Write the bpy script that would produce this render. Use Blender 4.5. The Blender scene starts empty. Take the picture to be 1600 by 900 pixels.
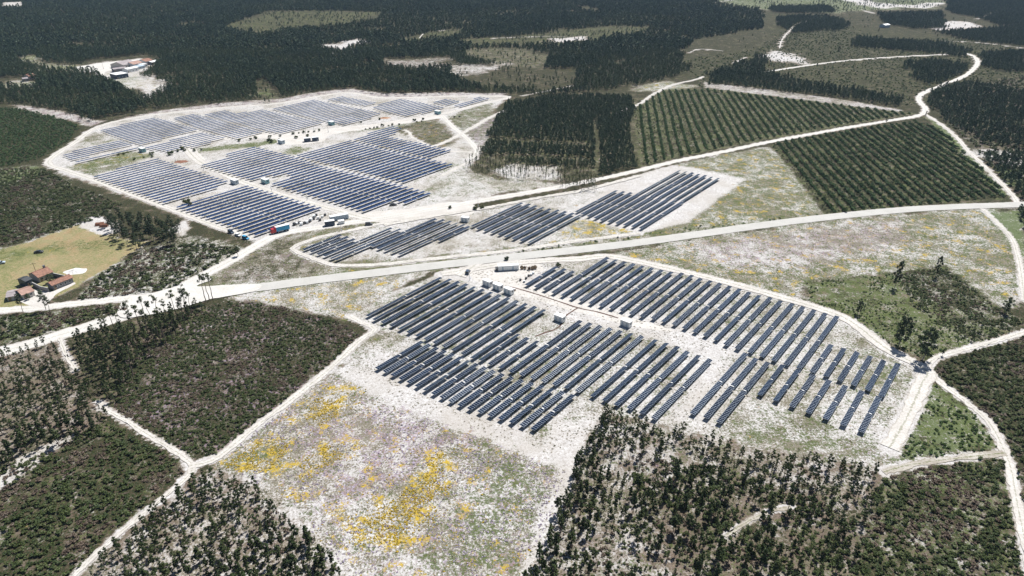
import bpy, bmesh, math, random
import numpy as np
from mathutils import Vector, Matrix

# ---------------------------------------------------------------- camera, sky, sun, exposure
sc = bpy.context.scene
CAM_H = 160.0; PITCH = math.radians(28.3); FPX = 1066.667
cam_d = bpy.data.cameras.new("camera"); cam_d.lens = 24; cam_d.sensor_width = 36
cam_d.clip_start = 1; cam_d.clip_end = 20000
cam = bpy.data.objects.new("camera", cam_d); sc.collection.objects.link(cam)
cam.location = (0, 0, CAM_H); cam.rotation_euler = (math.pi/2 - PITCH, 0, 0)
sc.camera = cam
SUN_EL = math.radians(58); SUN_AZ = math.radians(32)          # azimuth clockwise from +Y
world = bpy.data.worlds.new("World"); sc.world = world; world.use_nodes = True
wn = world.node_tree.nodes; wl = world.node_tree.links; wn.clear()
sky = wn.new('ShaderNodeTexSky'); sky.sky_type = 'NISHITA'; sky.sun_disc = False
sky.sun_elevation = SUN_EL; sky.sun_rotation = SUN_AZ; sky.air_density = 1.0; sky.dust_density = 0.6
bg = wn.new('ShaderNodeBackground'); bg.inputs[1].default_value = 0.056
wo = wn.new('ShaderNodeOutputWorld'); wl.new(sky.outputs[0], bg.inputs[0]); wl.new(bg.outputs[0], wo.inputs[0])
sd = bpy.data.lights.new("sun", 'SUN'); sd.energy = 5.0; sd.angle = math.radians(0.53); sd.color = (1, 0.975, 0.94)
sun = bpy.data.objects.new("sun", sd); sc.collection.objects.link(sun)
sdir = Vector((math.sin(SUN_AZ)*math.cos(SUN_EL), math.cos(SUN_AZ)*math.cos(SUN_EL), math.sin(SUN_EL)))
sun.rotation_euler = sdir.to_track_quat('Z', 'Y').to_euler(); sun.location = (0, 0, 400)
sc.view_settings.view_transform = 'Standard'; sc.view_settings.look = 'None'
sc.view_settings.exposure = 0.34; sc.view_settings.gamma = 1
sc.cycles.max_bounces = 4; sc.cycles.diffuse_bounces = 1; sc.cycles.glossy_bounces = 2
sc.cycles.transparent_max_bounces = 4; sc.cycles.volume_bounces = 0
sc.cycles.use_adaptive_sampling = True; sc.cycles.adaptive_threshold = 0.015

RNG = np.random.default_rng(7); random.seed(7)
C = sc.collection

# ---------------------------------------------------------------- geometry of the place
SP, CP = math.sin(PITCH), math.cos(PITCH)
def at(x, y, h=0.0):
    """point of the place (metres) for a position measured on the 1600x900 photograph"""
    a = (x-800)/FPX; b = (450-y)/FPX
    s = (CAM_H-h)/(SP-b*CP)
    return (a*s, (CP+b*SP)*s)
def ats(pts, h=0.0): return np.array([at(x, y, h) for x, y in pts])
ROW = math.radians(38.6); RU = (math.cos(ROW), -math.sin(ROW)); RV = (math.sin(ROW), math.cos(ROW))
def uv(x, y, h=1.5):
    X, Y = at(x, y, h); return X*RU[0]+Y*RU[1], X*RV[0]+Y*RV[1]
def unuv(u, v): return u*RU[0]+v*RV[0], u*RU[1]+v*RV[1]

def pip(P, poly):
    x, y = P[:, 0], P[:, 1]; ins = np.zeros(len(P), bool); n = len(poly)
    for i in range(n):
        x1, y1 = poly[i]; x2, y2 = poly[(i+1) % n]
        c = ((y1 > y) != (y2 > y))
        with np.errstate(divide='ignore', invalid='ignore'):
            xi = (x2-x1)*(y-y1)/(y2-y1+1e-12)+x1
        ins ^= c & (x < xi)
    return ins
def segd(P, line, closed):
    d = np.full(len(P), 1e9); n = len(line)
    for i in range(n if closed else n-1):
        a = np.array(line[i]); b = np.array(line[(i+1) % n]); ab = b-a
        t = np.clip(((P-a)@ab)/(ab@ab+1e-9), 0, 1)
        d = np.minimum(d, np.hypot(*(P-(a+t[:, None]*ab)).T))
    return d
def sdf(P, poly):                       # + inside, only near the polygon
    out = np.full(len(P), -1e3); m = 40
    lo = poly.min(0)-m; hi = poly.max(0)+m
    k = np.where((P[:, 0] > lo[0]) & (P[:, 0] < hi[0]) & (P[:, 1] > lo[1]) & (P[:, 1] < hi[1]))[0]
    if len(k):
        q = P[k]; d = segd(q, poly, True); out[k] = np.where(pip(q, poly), d, -d)
    return out
def vnoise(P, s, seed=0):               # smooth value noise 0..1
    q = P/s; i = np.floor(q).astype(np.int64); f = q-i; f = f*f*(3-2*f)
    def h(a, b):
        n = (a*374761393+b*668265263+seed*982451653) & 0xffffffff
        n = ((n ^ (n >> 13))*1274126177) & 0xffffffff
        return ((n ^ (n >> 16)) & 0xffff)/65535.0
    a, b = i[:, 0], i[:, 1]
    return (h(a, b)*(1-f[:, 0])+h(a+1, b)*f[:, 0])*(1-f[:, 1])+(h(a, b+1)*(1-f[:, 0])+h(a+1, b+1)*f[:, 0])*f[:, 1]
def fbm(P, s, seed=0): return .5*vnoise(P, s, seed)+.3*vnoise(P, s*.47, seed+1)+.2*vnoise(P, s*.21, seed+2)
def smooth(pts, step=4.0, closed=False):
    p = np.array(pts, float); n = len(p); out = []
    for i in range(n-1):
        p0 = p[max(i-1, 0)]; p1 = p[i]; p2 = p[i+1]; p3 = p[min(i+2, n-1)]
        k = max(1, int(np.hypot(*(p2-p1))/step))
        for j in range(k):
            t = j/k
            out.append(.5*((2*p1)+(-p0+p2)*t+(2*p0-5*p1+4*p2-p3)*t*t+(-p0+3*p1-3*p2+p3)*t**3))
    out.append(p[-1]); return np.array(out)

# ---------------------------------------------------------------- helpers for objects
def tag(o, label=None, cat=None, group=None, kind=None):
    if label: o['label'] = label
    if cat: o['category'] = cat
    if group: o['group'] = group
    if kind: o['kind'] = kind
    return o
def newmesh(name, verts, faces, mats=(), midx=None):
    me = bpy.data.meshes.new(name); me.from_pydata([tuple(v) for v in verts], [], [tuple(f) for f in faces])
    for m in mats: me.materials.append(m)
    if midx is not None: me.polygons.foreach_set('material_index', np.array(midx, np.int32))
    me.update(); return me
def link(name, me, parent=None, loc=(0, 0, 0), rz=0.0):
    o = bpy.data.objects.new(name, me); C.objects.link(o); o.location = loc; o.rotation_euler = (0, 0, rz)
    if parent: o.parent = parent
    return o
def empty(name, loc, rz=0.0):
    o = bpy.data.objects.new(name, None); C.objects.link(o); o.location = loc; o.rotation_euler = (0, 0, rz)
    o.empty_display_size = 1; return o
class MB:
    def __init__(s): s.v = []; s.f = []; s.m = []
    def box(s, x0, x1, y0, y1, z0, z1, m=0):
        b = len(s.v)
        s.v += [(x0, y0, z0), (x1, y0, z0), (x1, y1, z0), (x0, y1, z0), (x0, y0, z1), (x1, y0, z1), (x1, y1, z1), (x0, y1, z1)]
        for f in ((3, 2, 1, 0), (4, 5, 6, 7), (0, 1, 5, 4), (1, 2, 6, 5), (2, 3, 7, 6), (3, 0, 4, 7)):
            s.f.append(tuple(b+i for i in f)); s.m.append(m)
        return s
    def cyl(s, p, q, r0, r1=None, n=8, m=0):
        r1 = r0 if r1 is None else r1
        p = Vector(p); q = Vector(q); d = (q-p).normalized()
        a = d.orthogonal().normalized(); c = d.cross(a); b = len(s.v)
        for k in range(n):
            t = 2*math.pi*k/n; e = a*math.cos(t)+c*math.sin(t)
            s.v.append(tuple(p+e*r0)); s.v.append(tuple(q+e*r1))
        for k in range(n):
            i = b+2*k; j = b+2*((k+1) % n); s.f.append((i, j, j+1, i+1)); s.m.append(m)
        s.f.append(tuple(b+2*k for k in range(n))[::-1]); s.m.append(m)
        s.f.append(tuple(b+2*k+1 for k in range(n))); s.m.append(m)
        return s
    def poly(s, pts, m=0):
        b = len(s.v); s.v += [tuple(p) for p in pts]; s.f.append(tuple(range(b, b+len(pts)))); s.m.append(m); return s
    def prism(s, prof, y0, y1, m=0):    # profile in x,z extruded along y
        b = len(s.v); n = len(prof)
        s.v += [(x, y0, z) for x, z in prof]+[(x, y1, z) for x, z in prof]
        s.f.append(tuple(range(b, b+n))); s.m.append(m)
        s.f.append(tuple(range(b+2*n-1, b+n-1, -1))); s.m.append(m)
        for i in range(n):
            j = (i+1) % n; s.f.append((b+j, b+i, b+n+i, b+n+j)); s.m.append(m)
        return s
    def mesh(s, name, mats): return newmesh(name, s.v, s.f, mats, s.m)
    def build(s, name, mats, parent=None, loc=(0, 0, 0), rz=0.0):
        return link(name, s.mesh(name, mats if isinstance(mats, (list, tuple)) else [mats]), parent, loc, rz)

# ---------------------------------------------------------------- materials
def mat(name, col, rough=.8, metal=0.0, vary=0.0, nscale=None, nstr=.25, spec=.5):
    m = bpy.data.materials.new(name); m.use_nodes = True; nt = m.node_tree; b = nt.nodes['Principled BSDF']
    b.inputs['Base Color'].default_value = (*col, 1); b.inputs['Roughness'].default_value = rough
    b.inputs['Metallic'].default_value = metal; b.inputs['Specular IOR Level'].default_value = spec
    if vary or nscale:
        hsv = nt.nodes.new('ShaderNodeHueSaturation'); hsv.inputs['Color'].default_value = (*col, 1)
        add = nt.nodes.new('ShaderNodeMath'); add.operation = 'ADD'; add.inputs[0].default_value = 1-vary/2
        if vary:
            oi = nt.nodes.new('ShaderNodeObjectInfo'); mu = nt.nodes.new('ShaderNodeMath'); mu.operation = 'MULTIPLY'
            mu.inputs[1].default_value = vary; nt.links.new(oi.outputs['Random'], mu.inputs[0]); nt.links.new(mu.outputs[0], add.inputs[1])
        else: add.inputs[1].default_value = 0
        last = add
        if nscale:
            tc = nt.nodes.new('ShaderNodeTexCoord'); no = nt.nodes.new('ShaderNodeTexNoise'); no.inputs['Scale'].default_value = nscale
            no.inputs['Detail'].default_value = 3; nt.links.new(tc.outputs['Object'], no.inputs['Vector'])
            mr = nt.nodes.new('ShaderNodeMapRange'); mr.inputs[1].default_value = .3; mr.inputs[2].default_value = .7
            mr.inputs[3].default_value = 1-nstr; mr.inputs[4].default_value = 1+nstr; nt.links.new(no.outputs[0], mr.inputs[0])
            mm = nt.nodes.new('ShaderNodeMath'); mm.operation = 'MULTIPLY'; nt.links.new(add.outputs[0], mm.inputs[0]); nt.links.new(mr.outputs[0], mm.inputs[1]); last = mm
        nt.links.new(last.outputs[0], hsv.inputs['Value']); nt.links.new(hsv.outputs[0], b.inputs['Base Color'])
    return m
def foliage(name, c1, c2, c3, rough=.65):
    """leaf colour differs from plant to plant and from clump to clump"""
    m = bpy.data.materials.new(name); m.use_nodes = True; nt = m.node_tree; b = nt.nodes['Principled BSDF']
    oi = nt.nodes.new('ShaderNodeObjectInfo'); ge = nt.nodes.new('ShaderNodeNewGeometry')
    ra = nt.nodes.new('ShaderNodeValToRGB'); e = ra.color_ramp.elements
    e[0].color = (*c1, 1); e[0].position = 0; e[1].color = (*c3, 1); e[1].position = 1
    k = e.new(.55); k.color = (*c2, 1)
    mx = nt.nodes.new('ShaderNodeMath'); mx.operation = 'MULTIPLY_ADD'; mx.inputs[1].default_value = .62
    m2 = nt.nodes.new('ShaderNodeMath'); m2.operation = 'MULTIPLY'; m2.inputs[1].default_value = .3
    nt.links.new(ge.outputs['Random Per Island'], m2.inputs[0])
    nt.links.new(oi.outputs['Random'], mx.inputs[0]); nt.links.new(m2.outputs[0], mx.inputs[2])
    nt.links.new(mx.outputs[0], ra.inputs[0]); nt.links.new(ra.outputs[0], b.inputs['Base Color'])
    b.inputs['Roughness'].default_value = rough; b.inputs['Specular IOR Level'].default_value = .25
    return m
M = dict(
 pine=foliage('pine_needles', (.028, .046, .016), (.050, .072, .022), (.092, .108, .038)),
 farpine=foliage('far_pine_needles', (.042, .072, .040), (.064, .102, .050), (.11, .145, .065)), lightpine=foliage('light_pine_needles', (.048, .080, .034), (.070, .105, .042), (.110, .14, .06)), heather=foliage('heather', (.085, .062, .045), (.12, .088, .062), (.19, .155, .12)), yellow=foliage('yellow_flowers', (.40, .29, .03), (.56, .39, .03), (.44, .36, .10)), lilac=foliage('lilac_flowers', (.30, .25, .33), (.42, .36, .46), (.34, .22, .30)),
 euc=foliage('eucalyptus_leaves', (.028, .046, .020), (.042, .064, .026), (.072, .092, .038)),
 shrub=foliage('heath_leaves', (.030, .048, .015), (.062, .084, .023), (.105, .108, .05)),
 shrubg=foliage('green_heath_leaves', (.034, .066, .018), (.054, .098, .022), (.09, .125, .036)),
 hedge=foliage('sapling_leaves', (.044, .090, .028), (.066, .118, .038), (.10, .15, .05)),
 tuft=foliage('dry_grass', (.16, .17, .09), (.30, .26, .19), (.44, .40, .34)),
 trunk=mat('bark', (.16, .12, .095), .9, vary=.4), paletrunk=mat('pale_bark', (.30, .26, .21), .9, vary=.3),
 alu=mat('galvanised_steel', (.55, .57, .60), .4, .6), frame=mat('module_frame', (.46, .53, .60), .45, .2),
 white=mat('white_painted_steel', (.80, .81, .80), .5, nscale=.8, nstr=.05), roofw=mat('white_roof_sheet', (.82, .82, .80), .6, nscale=.4, nstr=.06),
 pale=mat('pale_blue_steel', (.42, .50, .56), .5, nscale=.8, nstr=.08), navy=mat('dark_blue_steel', (.035, .06, .10), .45, nscale=.9, nstr=.15),
 teal=mat('teal_steel', (.22, .42, .44), .5, nscale=1, nstr=.2), dgrey=mat('dark_grey_steel', (.05, .055, .06), .5), black=mat('black_rubber', (.012, .012, .012), .8),
 terra=mat('terracotta_tiles', (.28, .145, .10), .85, nscale=1.4, nstr=.4), terra2=mat('faded_terracotta_tiles', (.38, .24, .19), .85, nscale=.5, nstr=.25),
 stucco=mat('lime_stucco', (.55, .50, .45), .9, nscale=.6, nstr=.12), greywall=mat('grey_block_wall', (.22, .22, .23), .9, nscale=.6, nstr=.2),
 greyroof=mat('grey_fibre_cement', (.34, .30, .30), .85, nscale=.25, nstr=.2), glass=mat('window_glass', (.02, .03, .04), .1),
 red=mat('red_paint', (.48, .03, .035), .4), blue=mat('bright_blue_tarpaulin', (.03, .30, .52), .5), wood=mat('weathered_wood', (.30, .22, .14), .9, nscale=2),
 brick=mat('brown_stones', (.22, .10, .06), .9, nscale=1.5), conc=mat('concrete', (.45, .44, .42), .9, nscale=.5), )

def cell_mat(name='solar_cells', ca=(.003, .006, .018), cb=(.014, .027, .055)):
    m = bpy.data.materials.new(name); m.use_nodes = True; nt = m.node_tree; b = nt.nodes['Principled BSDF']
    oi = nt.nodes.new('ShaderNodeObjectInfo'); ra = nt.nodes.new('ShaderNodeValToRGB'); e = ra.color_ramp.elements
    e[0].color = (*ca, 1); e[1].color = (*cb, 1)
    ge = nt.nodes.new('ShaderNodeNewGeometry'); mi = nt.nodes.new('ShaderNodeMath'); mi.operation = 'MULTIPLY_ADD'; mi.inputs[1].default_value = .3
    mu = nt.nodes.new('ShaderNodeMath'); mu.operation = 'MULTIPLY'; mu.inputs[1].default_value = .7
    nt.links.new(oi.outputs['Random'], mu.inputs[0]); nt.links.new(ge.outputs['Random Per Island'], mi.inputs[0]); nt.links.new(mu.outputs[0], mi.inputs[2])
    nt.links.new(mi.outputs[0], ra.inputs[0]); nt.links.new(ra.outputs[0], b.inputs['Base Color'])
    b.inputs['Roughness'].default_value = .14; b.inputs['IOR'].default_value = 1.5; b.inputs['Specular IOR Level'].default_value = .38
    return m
M['cell'] = cell_mat(); M['skycell'] = cell_mat('sky_tinted_cells', (.010, .026, .085), (.028, .062, .16))  # far rows: sky reflection painted into the cell colour as lighter blue

# ---------------------------------------------------------------- roads (centre lines measured on the photograph, width in metres)
ROADS = [
 ('main_road', 'paved', 8.4, [(1640, 317), (1590, 320), (1480, 324), (1400, 329), (1300, 339), (1200, 351), (1100, 365), (1000, 379), (900, 391), (800, 402), (700, 413), (600, 425), (500, 437), (400, 450), (330, 458), (285, 465)]),
 ('gravel_road', 'gravel', 8.0, [(330, 457), (270, 470), (220, 486), (150, 507), (95, 523), (40, 540), (-30, 556)]),
 ('side_road', 'gravel', 5.5, [(-30, 488), (0, 485), (60, 481), (120, 474), (190, 467), (250, 462), (300, 456)]),
 ('plant_road', 'gravel', 6.5, [(290, 445), (325, 426), (365, 405), (400, 384), (440, 365), (520, 352), (600, 340), (680, 326), (760, 312), (830, 300), (880, 291)]),
 ('forest_road', 'gravel', 5.0, [(880, 291), (930, 281), (990, 268), (1060, 251), (1130, 237), (1200, 222), (1320, 200), (1400, 187), (1437, 180), (1446, 170), (1436, 157), (1442, 146), (1475, 132), (1510, 117), (1527, 100), (1524, 90), (1512, 84)]),
 ('perimeter_track', 'sand', 5.0, [(395, 372), (330, 350), (262, 324), (200, 301), (150, 282), (105, 267), (75, 255), (92, 238), (115, 224), (133, 210), (150, 200), (180, 190), (250, 178), (350, 168), (430, 162), (500, 150), (545, 145), (575, 150), (600, 153), (660, 152), (720, 150), (760, 150), (795, 152), (750, 163), (700, 176), (640, 186), (560, 200)]),
 ('inner_track', 'sand', 7.0, [(288, 224), (298, 240), (318, 256), (370, 280), (440, 305), (500, 322), (560, 338), (580, 342)]),
 ('diagonal_track', 'gravel', 4.5, [(690, 180), (710, 200), (728, 215), (745, 235), (735, 248)]),
 ('cross_track', 'sand', 3.2, [(675, 230), (700, 220), (730, 204), (765, 184), (790, 172)]),
 ('curved_track', 'sand', 2.6, [(633, 203), (640, 208), (643, 214), (655, 221), (690, 235), (735, 238), (742, 248), (715, 262), (690, 275)]),
 ('hillside_track', 'gravel', 4.5, [(1200, 112), (1250, 104), (1320, 95), (1400, 89), (1440, 87), (1480, 85)]),
 ('east_track', 'sand', 3.2, [(1445, 178), (1470, 194), (1495, 215), (1512, 235), (1530, 252), (1550, 272), (1580, 303), (1590, 318)]),
 ('field_track', 'sand', 2.6, [(1535, 326), (1558, 348), (1580, 372), (1590, 400), (1596, 430), (1600, 470)]),
 ('heath_track', 'sand', 2.8, [(1640, 505), (1600, 519), (1550, 535), (1500, 548), (1462, 560), (1450, 575), (1470, 598), (1515, 632), (1545, 660), (1567, 700), (1580, 735), (1588, 780), (1600, 840), (1612, 900)]),
 ('lower_track', 'faint', 2.8, [(1380, 738), (1420, 727), (1480, 718), (1570, 708)]),
 ('overgrown_track', 'sand', 1.9, [(93, 528), (98, 542), (104, 556), (114, 570), (119, 580)]),
 ('wood_track', 'sand', 1.9, [(152, 628), (166, 640), (200, 660), (245, 688), (288, 715), (300, 735), (268, 768), (200, 822), (150, 866), (105, 910)]),
 ('field_edge_track', 'sand', 2.9, [(298, 728), (338, 716), (400, 667), (465, 617), (520, 572), (562, 532), (585, 515), (560, 502), (545, 494)]),
 ('clearing_track', 'faint', 1.3, [(1132, 838), (1160, 820), (1200, 800), (1235, 792)]),
 ('front_gate_track', 'sand', 6.0, [(690, 428), (740, 420), (800, 411), (900, 405), (950, 401), (1010, 412), (1130, 440), (1200, 459), (1285, 484), (1330, 503), (1385, 545), (1445, 578), (1440, 600), (1418, 650), (1390, 700)]),
 ('middle_fence_track', 'sand', 3.2, [(1000, 365), (900, 377), (800, 392), (700, 402), (600, 413), (530, 415), (500, 408), (460, 392), (463, 384), (500, 371), (540, 362), (620, 345), (700, 333)]),
 ('gate_track', 'sand', 6.0, [(720, 432), (735, 420), (752, 408)]),
 ('far_branch_track', 'sand', 3.5, [(965, 176), (1000, 162), (1020, 148), (1050, 133), (1080, 126), (1100, 120)]),
 ('far_track', 'sand', 1.8, [(1218, 76), (1221, 64), (1230, 52), (1246, 39), (1264, 32), (1282, 30)]),
 ('far_track', 'sand', 1.8, [(729, 32), (735, 27), (745, 30), (772, 28)]), ('far_track', 'sand', 1.8, [(733, 27), (737, 20), (741, 17)]),
 ('far_track', 'sand', 1.6, [(655, 60), (661, 53)]), ('far_track', 'sand', 1.6, [(687, 49), (697, 45)]), ('far_track', 'sand', 1.4, [(815, 150), (845, 144), (870, 139), (895, 134)]),
 ('far_track', 'sand', 1.6, [(1470, 64), (1520, 66), (1560, 70), (1610, 77)]), ('far_track', 'sand', 1.8, [(1108, 6), (1125, 3), (1145, 0)]), ('far_track', 'sand', 1.4, [(1144, 99), (1155, 94), (1166, 90)]), ('far_track', 'sand', 1.4, [(1345, 15), (1355, 18), (1366, 21)]),
 ('far_track', 'sand', 1.4, [(1520, 30), (1535, 28), (1550, 22), (1583, 15)]), ('far_track', 'sand', 2.0, [(770, 60), (860, 57), (905, 60)]), ('far_track', 'sand', 2.0, [(1078, 82), (1095, 77), (1130, 80)]),
 ('parallel_track', 'sand', 3.5, [(600, 352), (680, 338), (760, 325), (850, 308), (900, 300), (950, 288), (1000, 275)]),
]
road_lines = {}
for i_, (n, k, w, p) in enumerate(ROADS): road_lines[n+str(i_)] = (k, w, smooth(ats(p), 5.0))

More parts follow.
